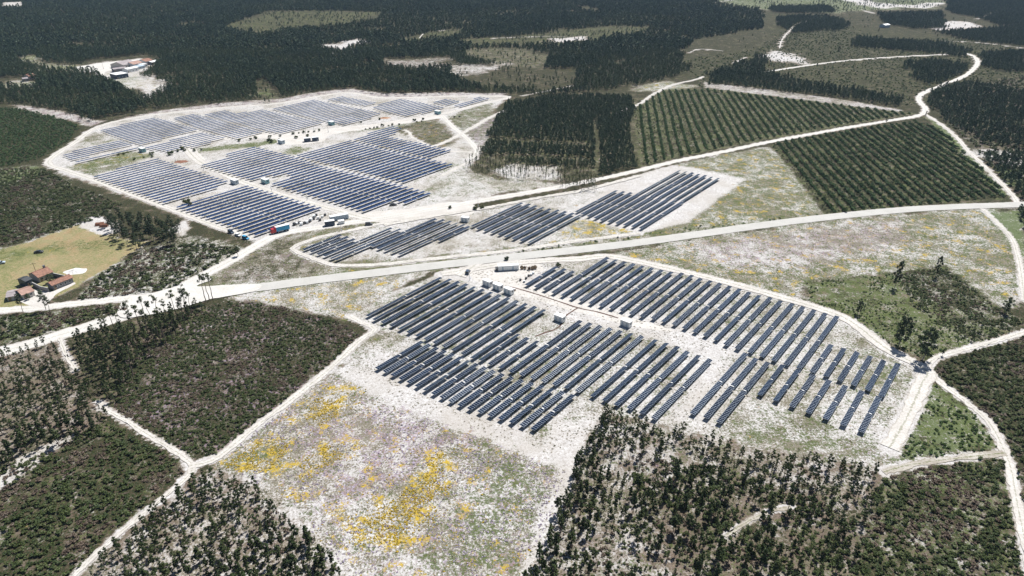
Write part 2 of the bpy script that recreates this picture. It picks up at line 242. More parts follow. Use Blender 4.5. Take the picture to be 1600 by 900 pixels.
# ---------------------------------------------------------------- ground cover zones
# channels: soil(0 white sand .. 1 brown litter), dry, green, yellow, purple, ochre, scrub, tone
DEF = (.92, .25, .4, 0, 0, 0, .72, 0)
ZONES = [  # polygon, feather metres, values
 ([(-200, 900), (-200, 170), (140, 190), (60, 250), (420, 400), (300, 470), (0, 560), (0, 1200)], 5, (.95, .3, .4, 0, .08, 0, .72, 0)),
 # open heath of the far right
 ([(1080, 130), (1060, 90), (1190, 70), (1200, 20), (1290, 25), (1340, 40), (1480, 60), (1600, 60), (1600, 130), (1480, 140), (1430, 170), (1200, 120)], 12, (.95, .28, .52, 0, .05, 0, .70, 0)),
 ([(1110, -5), (1200, -5), (1480, -5), (1470, 12), (1300, 20), (1200, 16), (1130, 8)], 10, (.4, .4, .75, 0, 0, 0, .1, 0)),
 # meadows and clearings in the far forest
 ([(350, 45), (360, 38), (420, 17), (520, 17), (600, 20), (590, 32), (540, 38), (470, 46), (400, 53)], 10, (.95, .25, .62, 0, 0, 0, .58, 0)),
 ([(620, 62), (700, 46), (725, 45), (715, 58), (640, 68)], 8, (.95, .25, .62, 0, 0, 0, .58, 0)),
 ([(715, 62), (800, 57), (960, 40), (1025, 44), (1000, 52), (900, 70), (730, 72)], 8, (.95, .25, .62, 0, 0, 0, .58, 0)),
 ([(725, 78), (800, 74), (860, 85), (850, 108), (800, 108), (730, 90)], 8, (.8, .45, .5, 0, .1, 0, .52, 0)),
 ([(700, 112), (780, 108), (900, 108), (900, 130), (850, 140), (760, 140), (720, 130)], 8, (.97, .4, .4, 0, .15, 0, .7, 0)),
 ([(400, 128), (415, 124), (432, 140), (445, 158), (405, 163)], 6, (.6, .3, .9, 0, 0, 0, .2, 0)),
 ([(18, 95), (50, 88), (75, 97), (150, 103), (140, 112), (100, 112), (60, 105)], 6, (.4, .5, .6, .2, 0, .5, .1, 0)),
 ([(0, 125), (34, 124), (60, 130), (55, 136), (0, 134)], 5, (.4, .5, .5, 0, 0, .4, .1, 0)),
 ([(975, 140), (1050, 128), (1070, 132), (1040, 143), (985, 152)], 6, (.3, .5, .5, .35, 0, .3, .1, 0)),
 ([(600, 92), (700, 90), (720, 105), (650, 108), (600, 103)], 8, (.55, .4, .3, 0, .3, 0, .45, 0)),
 ([(700, 103), (790, 102), (790, 110), (710, 113)], 5, (.4, .3, .2, 0, .2, 0, .4, 0)),
 # pale bare patches far away
 ([(5, 4), (35, 3), (36, 11), (5, 12)], 4, (.1, .1, 0, 0, 0, .3, 0, 0)),
 ([(498, 70), (525, 68), (560, 62), (578, 66), (545, 74), (535, 82), (515, 78)], 4, (0, 0, 0, 0, 0, 0, 0, 0)),
 ([(1210, 80), (1235, 84), (1272, 98), (1262, 101), (1220, 95), (1195, 85)], 5, (.05, .3, .1, 0, .1, 0, .1, 0)),
 ([(1470, 33), (1500, 35), (1525, 40), (1505, 47), (1472, 46)], 5, (0, .1, 0, .1, .2, 0, 0, 0)),
 ([(1320, -4), (1360, 3), (1420, 8), (1470, 5), (1475, 11), (1380, 13), (1340, 8)], 5, (0, .1, 0, 0, 0, 0, 0, 0)),
 ([(868, 61), (912, 57), (912, 60), (868, 65)], 4, (0, .1, 0, 0, 0, 0, 0, 0)),
 # workshops
 ([(110, 108), (140, 98), (215, 91), (250, 97), (236, 110), (215, 122), (262, 132), (235, 150), (215, 145), (185, 132), (165, 122), (150, 112)], 5, (.12, .25, .2, 0, 0, .3, 0, 0)),
 ([(172, 128), (192, 125), (215, 138), (205, 143)], 4, (.1, .2, .5, 0, 0, .3, 0, 0)),
 # young plantations on the left
 ([(-120, 164), (30, 168), (85, 180), (130, 198), (110, 222), (60, 250), (0, 264), (-150, 268)], 4, (.6, .3, .8, 0, 0, 0, .85, .2)),
 ([(-150, 272), (40, 258), (70, 262), (110, 282), (160, 305), (190, 320), (150, 345), (60, 375), (-150, 420)], 4, (.55, .45, .5, 0, .1, 0, .75, 0)),
 ([(-20, 268), (60, 258), (60, 275), (0, 290)], 6, (.4, .3, .8, .1, 0, 0, .3, .2)),
 # ochre field with the farmhouse
 ([(-150, 470), (-150, 420), (0, 392), (90, 362), (150, 338), (175, 345), (185, 372), (232, 378), (190, 405), (120, 450), (40, 483), (0, 487)], 3, (.18, .15, .15, .05, 0, .95, 0, 0)),
 ([(-40, 400), (60, 380), (150, 372), (190, 378), (150, 390), (60, 400), (0, 420)], 10, (.3, .15, .55, .2, 0, .75, 0, 0)),
 ([(118, 350), (150, 336), (178, 346), (186, 362), (160, 368), (130, 357)], 3, (0, .1, 0, 0, .05, 0, 0, 0)),
 ([(265, 360), (290, 345), (300, 355), (285, 368)], 3, (.1, .2, 0, 0, 0, .1, 0, 0)),
 # sandy earth round the plants
 ([(72, 256), (95, 235), (150, 198), (250, 176), (350, 166), (430, 161), (545, 143), (600, 151), (700, 148), (795, 151), (760, 180), (760, 235), (735, 262), (800, 285), (760, 310), (600, 341), (560, 349), (440, 366), (395, 378), (260, 328), (100, 272)], 4, (.14, .38, .24, 0, .12, .05, 0, 0)),
 ([(150, 262), (240, 245), (160, 272), (145, 285), (115, 268)], 4, (.3, .7, .5, .1, .1, .2, .1, 0)),
 ([(100, 262), (200, 236), (235, 240), (240, 246), (150, 262), (110, 270)], 4, (.25, .5, .6, .25, 0, .5, .05, 0)),
 ([(133, 214), (150, 208), (190, 217), (165, 224), (120, 232)], 4, (.2, .6, .4, .1, .15, .2, .1, 0)),
 ([(305, 232), (400, 222), (440, 215), (440, 222), (400, 230), (310, 238)], 4, (.1, .4, .7, .2, 0, .4, .1, 0)),
 ([(440, 235), (460, 228), (490, 232), (465, 242), (445, 243)], 3, (.2, .5, .6, .1, .1, .4, .1, 0)),
 ([(520, 210), (600, 192), (680, 186), (640, 198), (560, 206)], 4, (.2, .5, .5, .1, .1, .2, .2, 0)),
 ([(615, 200), (680, 185), (700, 200), (716, 218), (690, 232), (650, 222)], 4, (.75, .65, .45, .3, .25, .2, .5, 0)),
 ([(718, 203), (760, 180), (790, 176), (800, 200), (790, 230), (760, 235), (745, 230)], 5, (.3, .6, .5, .05, .6, .1, .2, 0)),
 ([(692, 186), (740, 165), (770, 160), (770, 180), (722, 205)], 4, (.5, .6, .5, .1, .2, .1, .3, 0)),
 ([(640, 265), (720, 250), (780, 275), (870, 285), (860, 292), (740, 305), (640, 315), (680, 285)], 5, (.06, .45, .4, .1, .1, .05, 0, 0)),
 ([(1100, 128), (1200, 140), (1300, 153), (1410, 172), (1400, 179), (1290, 163), (1190, 149), (1100, 137)], 2, (.4, .5, .25, 0, .3, 0, .25, 0)),
 ([(180, 187), (250, 173), (350, 160), (430, 155), (500, 143), (545, 138), (600, 146), (700, 144), (790, 146), (790, 150), (600, 152), (545, 144), (430, 161), (350, 167), (250, 177)], 4, (.42, .4, .15, 0, .35, 0, .2, 0)),
 ([(20, 163), (90, 172), (150, 188), (170, 188), (140, 198), (100, 186), (30, 170)], 3, (.45, .4, .1, 0, .35, 0, .2, 0)),
 # land between the plants and the main road
 ([(300, 448), (360, 410), (400, 390), (440, 370), (520, 356), (600, 345), (700, 332), (800, 318), (900, 300), (1000, 280), (1060, 256), (1120, 243), (1200, 230), (1210, 235), (1290, 337), (1200, 347), (1000, 374), (800, 397), (600, 420), (400, 445)], 4, (.28, .75, .5, .3, .2, .25, .15, 0)),
 ([(320, 446), (370, 408), (440, 372), (480, 366), (455, 390), (520, 418), (480, 432)], 5, (.55, .7, .35, .1, .3, .15, .45, 0)),
 ([(465, 392), (540, 366), (620, 348), (720, 333), (830, 314), (960, 290), (940, 340), (1000, 362), (900, 375), (700, 398), (530, 410), (500, 405)], 4, (.1, .45, .25, .12, .15, .1, 0, 0)),
 ([(905, 296), (960, 285), (1048, 258), (1080, 262), (1165, 280), (1075, 348), (1000, 364), (930, 350), (900, 335), (950, 298)], 2.5, (0, .12, .05, 0, 0, 0, 0, 0)),
 ([(890, 345), (920, 340), (990, 362), (940, 372), (860, 378)], 5, (.15, .6, .45, .55, .1, .3, 0, 0)),
 ([(1060, 260), (1190, 232), (1215, 240), (1285, 335), (1100, 360), (1010, 368), (1080, 348), (1167, 280), (1080, 258)], 5, (.12, .68, .54, .38, .32, .15, .08, 0)),
 # strip and meadow right of the front plant
 ([(940, 400), (1100, 372), (1300, 345), (1480, 329), (1560, 326), (1598, 380), (1600, 470), (1560, 485), (1480, 415), (1400, 425), (1260, 440), (1250, 478), (1130, 438), (1010, 410)], 4, (.12, .64, .52, .38, .36, .05, .08, 0)),
 ([(1060, 385), (1250, 358), (1400, 345), (1420, 375), (1280, 412), (1150, 420)], 10, (.04, .56, .38, .34, .48, .04, .02, 0)),
 ([(1260, 440), (1400, 425), (1480, 418), (1560, 480), (1600, 500), (1540, 540), (1450, 568), (1390, 540), (1330, 498), (1255, 475)], 4, (.62, .6, .66, .05, .15, .2, .40, .1)),
 ([(1400, 430), (1480, 420), (1560, 482), (1600, 505), (1500, 520)], 8, (.5, .5, .55, 0, .1, 0, .65, 0)),
 ([(1540, 330), (1600, 330), (1600, 400), (1595, 400)], 3, (.1, .4, .85, 0, .1, 0, .1, .3)),
 # planted fields
 ([(985, 165), (1030, 140), (1110, 138), (1430, 178), (1320, 196), (1200, 218), (1130, 232), (1010, 258), (1000, 262)], 2.5, (.8, .6, .6, 0, .2, 0, .5, 0)),
 ([(1203, 225), (1300, 208), (1430, 188), (1470, 200), (1510, 240), (1580, 312), (1450, 320), (1290, 336)], 2.5, (.85, .5, .6, 0, .1, 0, .6, 0)),
 # forest floor of the middle wood
 ([(755, 235), (785, 165), (870, 150), (990, 150), (992, 200), (1000, 258), (930, 276), (920, 280), (860, 284), (780, 282), (730, 268)], 4, (.85, .45, .5, 0, .15, 0, .6, 0)),
 ([(770, 268), (800, 255), (870, 262), (870, 280), (800, 282)], 6, (.05, .4, .3, 0, .1, 0, .1, 0)),
 # slopes right
 ([(1440, 140), (1600, 120), (1600, 320), (1585, 305), (1530, 245), (1490, 205)], 6, (.8, .4, .4, 0, .2, 0, .6, 0)),
 ([(1446, 182), (1475, 195), (1515, 240), (1580, 310), (1560, 300), (1500, 235)], 3, (.3, .3, .9, 0, 0, 0, .1, .3)),
 ([(1500, 240), (1540, 232), (1600, 240), (1600, 262), (1560, 252)], 5, (.15, .4, .3, 0, .1, 0, .2, 0)),
 ([(1550, 262), (1600, 262), (1600, 290), (1580, 290)], 5, (.5, .3, .85, 0, .1, 0, .4, .2)),
 # front plant ground
 ([(528, 578), (612, 525), (548, 494), (600, 462), (690, 427), (800, 412), (945, 400), (1010, 410), (1130, 438), (1285, 483), (1335, 503), (1390, 545), (1450, 578), (1446, 600), (1402, 706), (1360, 700), (1200, 690), (1080, 680), (1010, 660), (945, 645), (880, 728), (840, 715), (780, 690), (650, 640)], 2, (.06, .50, .34, .08, .12, 0, 0, 0)),
 ([(690, 432), (760, 425), (850, 425), (930, 470), (1060, 505), (1160, 548), (1110, 560), (1010, 520), (900, 500), (850, 480), (750, 445)], 4, (0, .04, 0, 0, 0, 0, 0, 0)),
 ([(590, 545), (640, 560), (720, 590), (800, 650), (850, 690), (780, 690), (700, 650), (560, 590)], 4, (.12, .30, .08, 0, .12, 0, 0, 0)),
 ([(850, 610), (930, 625), (920, 660), (880, 690), (850, 680)], 5, (.05, .5, .3, .05, .1, 0, 0, 0)),
 ([(1050, 560), (1130, 560), (1160, 600), (1100, 665), (1060, 650), (1090, 600)], 5, (0, .15, .1, 0, .1, 0, 0, 0)),
 ([(1130, 670), (1250, 640), (1350, 685), (1360, 712), (1260, 715), (1150, 700)], 6, (.1, .68, .5, .15, .25, .05, .1, 0)),
 ([(1340, 510), (1400, 560), (1430, 590), (1380, 660), (1340, 640)], 5, (.05, .6, .45, .15, .15, .05, 0, 0)),
 ([(830, 428), (940, 402), (880, 440)], 4, (.05, .5, .3, .1, .15, 0, 0, 0)),
 ([(870, 660), (940, 655), (890, 730), (840, 718)], 3, (0, .1, .05, 0, 0, 0, 0, 0)),
 # sand border of the front plant
 ([(522, 578), (545, 568), (660, 626), (790, 676), (860, 702), (935, 648), (950, 654), (888, 737), (845, 730), (780, 700), (650, 650), (560, 605)], 2, (0, .14, .04, 0, .03, 0, 0, 0)),
 # heath left of the front plant
 ([(185, 620), (180, 560), (260, 500), (345, 470), (395, 470), (470, 485), (545, 508), (565, 522), (520, 568), (440, 632), (340, 712), (290, 712), (240, 680), (165, 632)], 3, (.80, .5, .40, 0, .55, 0, .66, 0)),
 ([(350, 466), (420, 452), (500, 438), (600, 428), (690, 418), (600, 460), (560, 490), (545, 500), (470, 484), (395, 470)], 3, (.15, .62, .35, .42, .28, .08, 0, 0)),
 ([(580, 520), (612, 524), (540, 570), (520, 580), (560, 540)], 2, (.15, .65, .35, .2, .2, .1, .1, 0)),
 # flower field in front
 ([(340, 716), (400, 668), (470, 616), (522, 580), (600, 625), (700, 668), (780, 695), (850, 722), (885, 735), (905, 705), (895, 760), (860, 840), (830, 900), (800, 980), (560, 980), (540, 900), (490, 830), (420, 765), (380, 745)], 2.5, (.08, .62, .36, .42, .42, 0, 0, 0)),
 ([(690, 690), (780, 700), (860, 735), (850, 800), (790, 900), (640, 900), (720, 800), (760, 740)], 9, (.06, .60, .54, .30, .40, 0, 0, .05)),
 ([(450, 650), (600, 640), (720, 690), (700, 740), (560, 780), (480, 760)], 12, (.06, .58, .24, .38, .50, 0, 0, 0)),
 ([(355, 720), (400, 692), (450, 690), (440, 720), (395, 745)], 9, (.2, .55, .5, .62, .1, .3, 0, 0)),
 ([(470, 640), (520, 612), (555, 610), (530, 640), (505, 665)], 9, (.05, .55, .3, .58, .3, .1, 0, 0)),
 ([(455, 735), (500, 700), (545, 695), (540, 712), (500, 735), (480, 765)], 9, (.05, .55, .3, .60, .3, .1, 0, 0)),
 ([(565, 840), (575, 812), (620, 785), (665, 745), (672, 715), (690, 712), (685, 760), (640, 800), (620, 845), (585, 850)], 7, (.15, .55, .5, .86, .1, .3, 0, 0)),
 ([(560, 800), (640, 770), (700, 760), (700, 800), (620, 860), (560, 850)], 8, (.05, .55, .35, .56, .2, .15, 0, 0)),
 ([(385, 745), (420, 770), (480, 820), (560, 905), (520, 905), (460, 840), (400, 780)], 2, (0, .15, .05, 0, 0, 0, 0, 0)),
 ([(905, 705), (860, 740), (850, 800), (810, 900), (840, 900), (860, 840), (900, 760)], 3, (0, .25, .1, .05, .1, 0, 0, 0)),
 # woods in the foreground
 ([(105, 530), (200, 505), (290, 490), (330, 480), (215, 560), (180, 560), (185, 620), (160, 632), (125, 590)], 4, (.95, .5, .4, 0, .1, 0, .6, 0)),
 ([(-150, 530), (85, 535), (110, 570), (130, 620), (165, 645), (160, 690), (60, 715), (-150, 800)], 3, (.78, .5, .2, 0, .1, 0, .4, 0)),
 ([(-150, 780), (60, 705), (165, 655), (250, 700), (285, 720), (290, 740), (200, 815), (110, 900), (60, 960), (-150, 960)], 3, (.75, .45, .45, .05, .1, 0, .7, 0)),
 ([(-80, 800), (0, 765), (60, 722), (105, 692), (115, 680), (60, 700), (-80, 780)], 2, (.15, .3, .1, 0, 0, 0, .1, 0)),
 ([(110, 910), (200, 830), (295, 745), (345, 735), (395, 752), (440, 790), (490, 840), (540, 900), (560, 960), (100, 960)], 3, (.58, .55, .15, 0, .15, 0, .25, 0)),
 ([(945, 642), (1010, 658), (1100, 682), (1290, 715), (1370, 728), (1375, 745), (1350, 800), (1320, 980), (790, 980), (832, 900), (862, 840), (900, 740), (915, 690)], 2.5, (.56, .5, .3, .03, .1, 0, .38, 0)),
 ([(1000, 790), (1180, 750), (1340, 800), (1320, 900), (1100, 900)], 12, (.85, .5, .35, .03, .1, 0, .5, 0)),
 ([(1380, 738), (1480, 722), (1560, 712), (1575, 740), (1585, 790), (1600, 850), (1600, 980), (1310, 980), (1345, 860)], 3, (.65, .55, .55, 0, .1, 0, .6, .1)),
 ([(1290, 700), (1370, 700), (1400, 712), (1385, 732), (1370, 728), (1290, 712)], 3, (.2, .7, .35, .2, .25, .1, .1, 0)),
 ([(1448, 595), (1475, 605), (1530, 650), (1562, 700), (1470, 715), (1400, 722), (1408, 700)], 2.5, (.4, .5, .75, .05, .1, 0, .35, .2)),
 ([(1455, 572), (1500, 552), (1600, 524), (1700, 500), (1700, 980), (1612, 900), (1592, 780), (1572, 700), (1530, 642), (1470, 596)], 3, (.75, .5, .45, 0, .1, 0, .7, 0)),
 ([(120, 470), (150, 430), (200, 405), (235, 385), (300, 365), (385, 385), (360, 405), (290, 445), (250, 458), (190, 464)], 3, (.35, .5, .45, .05, .1, .15, .55, 0)),
 ([(0, 496), (60, 488), (130, 480), (195, 474), (220, 482), (130, 505), (60, 525), (0, 540)], 3, (.5, .4, .6, .1, 0, .2, .55, 0)),
]
def paint(P):
    A = np.tile(np.array(DEF), (len(P), 1))
    wob = (fbm(P, 9, 3)-.5)
    for poly, fe, val in ZONES:
        g = ats([(x, max(y, -60)) for x, y in poly]); d = sdf(P, g); k = d > -39
        if not k.any(): continue
        if np.mean([q[1] for q in poly]) < 150: fe = fe*2.2; wb = (fbm(P[k], 45, 5)-.5)*70
        else: wb = wob[k]*fe*1.6
        w = np.clip((d[k]+wb)/fe*.5+.5, 0, 1); w = w*w*(3-2*w)
        A[k] = A[k]*(1-w[:, None])+np.array(val)*w[:, None]
    for n, (kd, wd, ln) in road_lines.items():
        lo = ln.min(0)-12; hi = ln.max(0)+12
        k = np.where((P[:, 0] > lo[0]) & (P[:, 0] < hi[0]) & (P[:, 1] > lo[1]) & (P[:, 1] < hi[1]))[0]
        if not len(k): continue
        d = segd(P[k], ln, False)-wd/2
        s = .4 if kd != 'paved' else 1.8
        w = np.clip(1-(d-.2)/s/(1.2+wob[k]*2), 0, 1)*(1 if kd != 'paved' else .55)
        tgt = np.array((.05, .1, .05, 0, 0, 0, 0, 0)) if kd != 'paved' else np.array((.15, .6, .6, .1, 0, .2, .1, 0))
        A[k] = A[k]*(1-w[:, None])+tgt*w[:, None]
    return A

def grid(x0, x1, y0, y1, s):
    nx = int(round((x1-x0)/s)); ny = int(round((y1-y0)/s))
    X, Y = np.meshgrid(np.linspace(x0, x1, nx+1), np.linspace(y0, y1, ny+1))
    P = np.stack([X.ravel(), Y.ravel()], 1)
    i = (np.arange(ny)[:, None]*(nx+1)+np.arange(nx)[None, :]).ravel()
    return P, np.stack([i, i+1, i+nx+2, i+nx+1], 1)
def build_ground():
    parts = [grid(-330, 330, 100, 420, 1.5), grid(-660, -330, 100, 420, 6), grid(330, 660, 100, 420, 6),
             grid(-660, 660, 420, 900, 3), grid(-1500, -660, 100, 900, 20), grid(660, 1500, 100, 900, 20),
             grid(-1500, 1500, 900, 2000, 8), grid(-12000, 12000, 2000, 14000, 500), grid(-12000, -1500, 100, 2000, 500), grid(1500, 12000, 100, 2000, 500),
             grid(-12000, 12000, -6000, 100, 500)]
    P = []; F = []; o = 0
    for p, f in parts: P.append(p); F.append(f+o); o += len(p)
    P = np.concatenate(P); F = np.concatenate(F)
    me = bpy.data.meshes.new('ground'); me.vertices.add(len(P))
    co = np.zeros((len(P), 3)); co[:, :2] = P; me.vertices.foreach_set('co', co.ravel())
    me.loops.add(F.size); me.loops.foreach_set('vertex_index', F.ravel().astype(np.int32))
    me.polygons.add(len(F)); me.polygons.foreach_set('loop_start', (np.arange(len(F))*4).astype(np.int32))
    me.update(calc_edges=True)
    A = paint(P)
    for n, c in (('coverA', A[:, :4]), ('coverB', A[:, 4:])):
        at_ = me.attributes.new(n, 'FLOAT_COLOR', 'POINT'); at_.data.foreach_set('color', c.astype(np.float32).ravel())
    me.materials.append(ground_mat())
    return tag(link('ground', me), kind='structure')

class NT:
    def __init__(s, m): s.t = m.node_tree; s.n = s.t.nodes; s.l = s.t.links
    def noise(s, vec, scale, detail=3, rough=.55, dist=0):
        n = s.n.new('ShaderNodeTexNoise'); n.inputs['Scale'].default_value = scale; n.inputs['Detail'].default_value = detail
        n.inputs['Roughness'].default_value = rough; n.inputs['Distortion'].default_value = dist; s.l.new(vec, n.inputs['Vector']); return n
    def math(s, op, a, b=None, c=None, clamp=False):
        n = s.n.new('ShaderNodeMath'); n.operation = op; n.use_clamp = clamp
        for i, v in enumerate((a, b, c)):
            if v is None: continue
            if isinstance(v, (int, float)): n.inputs[i].default_value = v
            else: s.l.new(v, n.inputs[i])
        return n.outputs[0]
    def mix(s, f, a, b):
        n = s.n.new('ShaderNodeMix'); n.data_type = 'RGBA'
        for sock, v in ((n.inputs[0], f), (n.inputs[6], a), (n.inputs[7], b)):
            if isinstance(v, (int, float)): sock.default_value = v
            elif isinstance(v, tuple): sock.default_value = (*v, 1)
            else: s.l.new(v, sock)
        return n.outputs[2]
    def cover(s, noise, c, soft=.05, lo=.72, hi=.26):
        """mask where noise passes a threshold set by coverage c"""
        th = s.math('MULTIPLY_ADD', c, hi-lo, lo)
        d = s.math('SUBTRACT', noise, th)
        return s.math('MULTIPLY_ADD', d, 1/soft, .5, clamp=True)
def ground_mat():
    m = bpy.data.materials.new('ground_cover'); m.use_nodes = True; t = NT(m); b = t.n['Principled BSDF']
    b.inputs['Roughness'].default_value = .95; b.inputs['Specular IOR Level'].default_value = .1
    tc = t.n.new('ShaderNodeTexCoord').outputs['Object']
    def attr(n):
        a = t.n.new('ShaderNodeAttribute'); a.attribute_name = n; sp = t.n.new('ShaderNodeSeparateColor'); t.l.new(a.outputs['Color'], sp.inputs[0])
        return sp.outputs[0], sp.outputs[1], sp.outputs[2], a.outputs['Alpha']
    soil, dry, green, yel = attr('coverA'); pur, och, scrub, tone = attr('coverB')
    big = t.noise(tc, .035, 4).outputs[0]; mid = t.noise(tc, .16, 4, .6)
    fine = t.noise(tc, 1.35, 3, .72, .5); fine2 = t.noise(tc, .95, 4, .75, .6); tiny = t.noise(tc, 3.6, 2, .6)
    midc = t.n.new('ShaderNodeSeparateColor'); t.l.new(mid.outputs['Color'], midc.inputs[0])
    fc = t.n.new('ShaderNodeSeparateColor'); t.l.new(fine.outputs['Color'], fc.inputs[0])
    f2 = t.n.new('ShaderNodeSeparateColor'); t.l.new(fine2.outputs['Color'], f2.inputs[0])
    sand = t.mix(t.cover(midc.outputs[0], .5, .3), (.52, .50, .485), (.68, .67, .655))
    sand = t.mix(t.cover(fc.outputs[1], .45, .2), sand, (.40, .375, .35))
    sand = t.mix(t.math('MULTIPLY', t.cover(big, .42, .16), .6), sand, (.43, .395, .35))
    litter = t.mix(t.cover(f2.outputs[0], .5, .2), (.10, .075, .055), (.21, .165, .13))
    litter = t.mix(t.cover(midc.outputs[1], .35, .12), litter, (.33, .28, .24))
    col = t.mix(t.cover(t.math('ADD', t.math('MULTIPLY', midc.outputs[0], .6), t.math('MULTIPLY', fc.outputs[0], .4)), soil, .14, .66, .34), sand, litter)
    # ochre grass
    ochre = t.mix(t.cover(midc.outputs[2], .5, .2), (.27, .20, .105), (.25, .235, .12))
    ochre = t.mix(t.cover(big, .5, .12), ochre, (.17, .185, .075)); ochre = t.mix(t.cover(f2.outputs[1], .4, .2), ochre, (.38, .29, .17))
    col = t.mix(t.cover(t.math('ADD', t.math('MULTIPLY', midc.outputs[0], .5), t.math('MULTIPLY', fc.outputs[2], .5)), och, .1, .68, .30), col, ochre)
    dvar = t.math('ADD', t.math('MULTIPLY_ADD', big, 2.2, -1.1), t.math('MULTIPLY_ADD', midc.outputs[1], 1.3, -.65))
    dry = t.math('MULTIPLY', dry, t.math('ADD', dvar, 1.0)); pur = t.math('MULTIPLY', pur, t.math('MULTIPLY_ADD', midc.outputs[2], 2.6, -.2)); yel = t.math('MULTIPLY', yel, t.math('MULTIPLY_ADD', midc.outputs[0], .8, .6))
    nb = t.math('ADD', t.math('MULTIPLY', fine.outputs[0], .8), t.math('MULTIPLY', midc.outputs[1], .2))
    drycol = t.mix(t.cover(midc.outputs[0], .5, .25), (.27, .22, .155), (.19, .175, .10))
    drycol = t.mix(t.cover(tiny.outputs[0], .5, .2), drycol, (.09, .09, .065))
    col = t.mix(t.math('MULTIPLY', t.cover(nb, dry, .07, .72, .36), .9), col, drycol)
    np_ = t.math('ADD', t.math('MULTIPLY', f2.outputs[2], .6), t.math('MULTIPLY', midc.outputs[0], .4))
    purcol = t.mix(t.cover(fc.outputs[0], .5, .2), (.29, .24, .36), (.28, .19, .18))
    col = t.mix(t.math('MULTIPLY', t.cover(np_, pur, .06, .66, .38), .75), col, purcol)
    ng = t.math('ADD', t.math('MULTIPLY', f2.outputs[1], .7), t.math('MULTIPLY', midc.outputs[2], .3))
    grcol = t.mix(t.cover(tiny.outputs[0], .5, .25), (.045, .068, .018), (.11, .135, .042))
    grcol = t.mix(tone, grcol, (.085, .14, .03))
    col = t.mix(t.math('MULTIPLY', t.cover(ng, green, .06, .66, .36), .9), col, grcol)
    ny = t.math('ADD', t.math('MULTIPLY', fc.outputs[1], .45), t.math('MULTIPLY', midc.outputs[0], .55))
    yelcol = t.mix(t.cover(f2.outputs[0], .5, .2), (.50, .35, .03), (.36, .27, .07))
    col = t.mix(t.cover(ny, yel, .07, .70, .41), col, yelcol)
    ns = t.math('ADD', t.math('MULTIPLY', f2.outputs[0], .55), t.math('MULTIPLY', midc.outputs[1], .45))
    sccol = t.mix(t.cover(fc.outputs[2], .45, .15), (.022, .034, .012), (.07, .055, .035))
    col = t.mix(t.cover(ns, scrub, .06, .68, .36), col, sccol)
    t.l.new(col, b.inputs['Base Color'])
    bu = t.n.new('ShaderNodeBump'); bu.inputs['Strength'].default_value = .5; bu.inputs['Distance'].default_value = .35
    t.l.new(fine.outputs[0], bu.inputs['Height']); t.l.new(bu.outputs[0], b.inputs['Normal'])
    return m
build_ground()

# ---------------------------------------------------------------- roads
def road_mat(name, ca, cb, cverge, tracks=0.0):
    m = bpy.data.materials.new(name); m.use_nodes = True; t = NT(m); b = t.n['Principled BSDF']; b.inputs['Roughness'].default_value = .92
    tc = t.n.new('ShaderNodeTexCoord').outputs['Object']; u = t.n.new('ShaderNodeAttribute'); u.attribute_name = 'across'
    n1 = t.noise(tc, .12, 4); n2 = t.noise(tc, 1.2, 4, .7)
    c = t.mix(t.cover(n1.outputs[0], .5, .3), ca, cb); c = t.mix(t.math('MULTIPLY', t.cover(n2.outputs[0], .45, .15), .5), c, cverge)
    e = t.math('MULTIPLY_ADD', n2.outputs[0], .5, t.math('ABSOLUTE', u.outputs['Fac']))
    c = t.mix(t.math('MULTIPLY_ADD', e, 6, -6.4, clamp=True), c, cverge)
    if tracks:
        mid_ = t.math('MULTIPLY_ADD', t.math('ABSOLUTE', u.outputs['Fac']), -3.4, 1.0, clamp=True)
        mk = t.cover(n2.outputs[0], t.math('MULTIPLY', mid_, .75), .08)
        c = t.mix(t.math('MULTIPLY', mk, tracks), c, (.16, .17, .08))
    t.l.new(c, b.inputs['Base Color']); return m
RM = dict(paved=road_mat('worn_asphalt', (.42, .41, .38), (.48, .47, .44), (.52, .50, .46)),
          gravel=road_mat('pale_gravel', (.56, .54, .50), (.65, .63, .59), (.46, .43, .38), .25),
          sand=road_mat('white_sand_track', (.54, .51, .47), (.64, .61, .57), (.38, .35, .30), .5),
          faint=road_mat('overgrown_sand_track', (.34, .30, .25), (.50, .47, .42), (.20, .18, .12), .9))
def ribbon(name, line, width, m, z, jit=.35):
    n = len(line); V = []; F = []; U = []
    if 'track' in name: width = width*(.72+.5*fbm(line, 14, 31))[:, None]*np.ones(1)
    else: width = np.full((n, 1), width)
    tan = np.gradient(line, axis=0); tan /= np.hypot(*tan.T)[:, None]+1e-9; nor = np.stack([-tan[:, 1], tan[:, 0]], 1)
    j1 = (fbm(line, 5, 11)-.5)*5*jit+RNG.normal(0, .35*jit, n); j2 = (fbm(line, 5, 12)-.5)*5*jit+RNG.normal(0, .35*jit, n)
    ks = (-1, -.6, -.2, .2, .6, 1)
    for i in range(n):
        for k in ks:
            w = width[i, 0]/2*k+(j1[i] if k == 1 else (-j2[i] if k == -1 else 0))
            p = line[i]+nor[i]*w; V.append((p[0], p[1], z)); U.append(k)
    for i in range(n-1):
        for j in range(5): a = i*6+j; F.append((a+1, a, a+6, a+7))
    me = newmesh(name, V, F, [m]); a = me.attributes.new('across', 'FLOAT', 'POINT'); a.data.foreach_set('value', np.array(U, np.float32))
    return tag(link(name, me), kind='structure')
zz = .02
for n, k, w, p in ROADS:
    ln = smooth(ats(p), 1.3 if at(*p[0])[1] < 600 else 4.0)
    ribbon(n, ln, w, RM[k], zz+(.2 if k == 'paved' else 0), .12 if k == 'paved' else .4); zz += .008
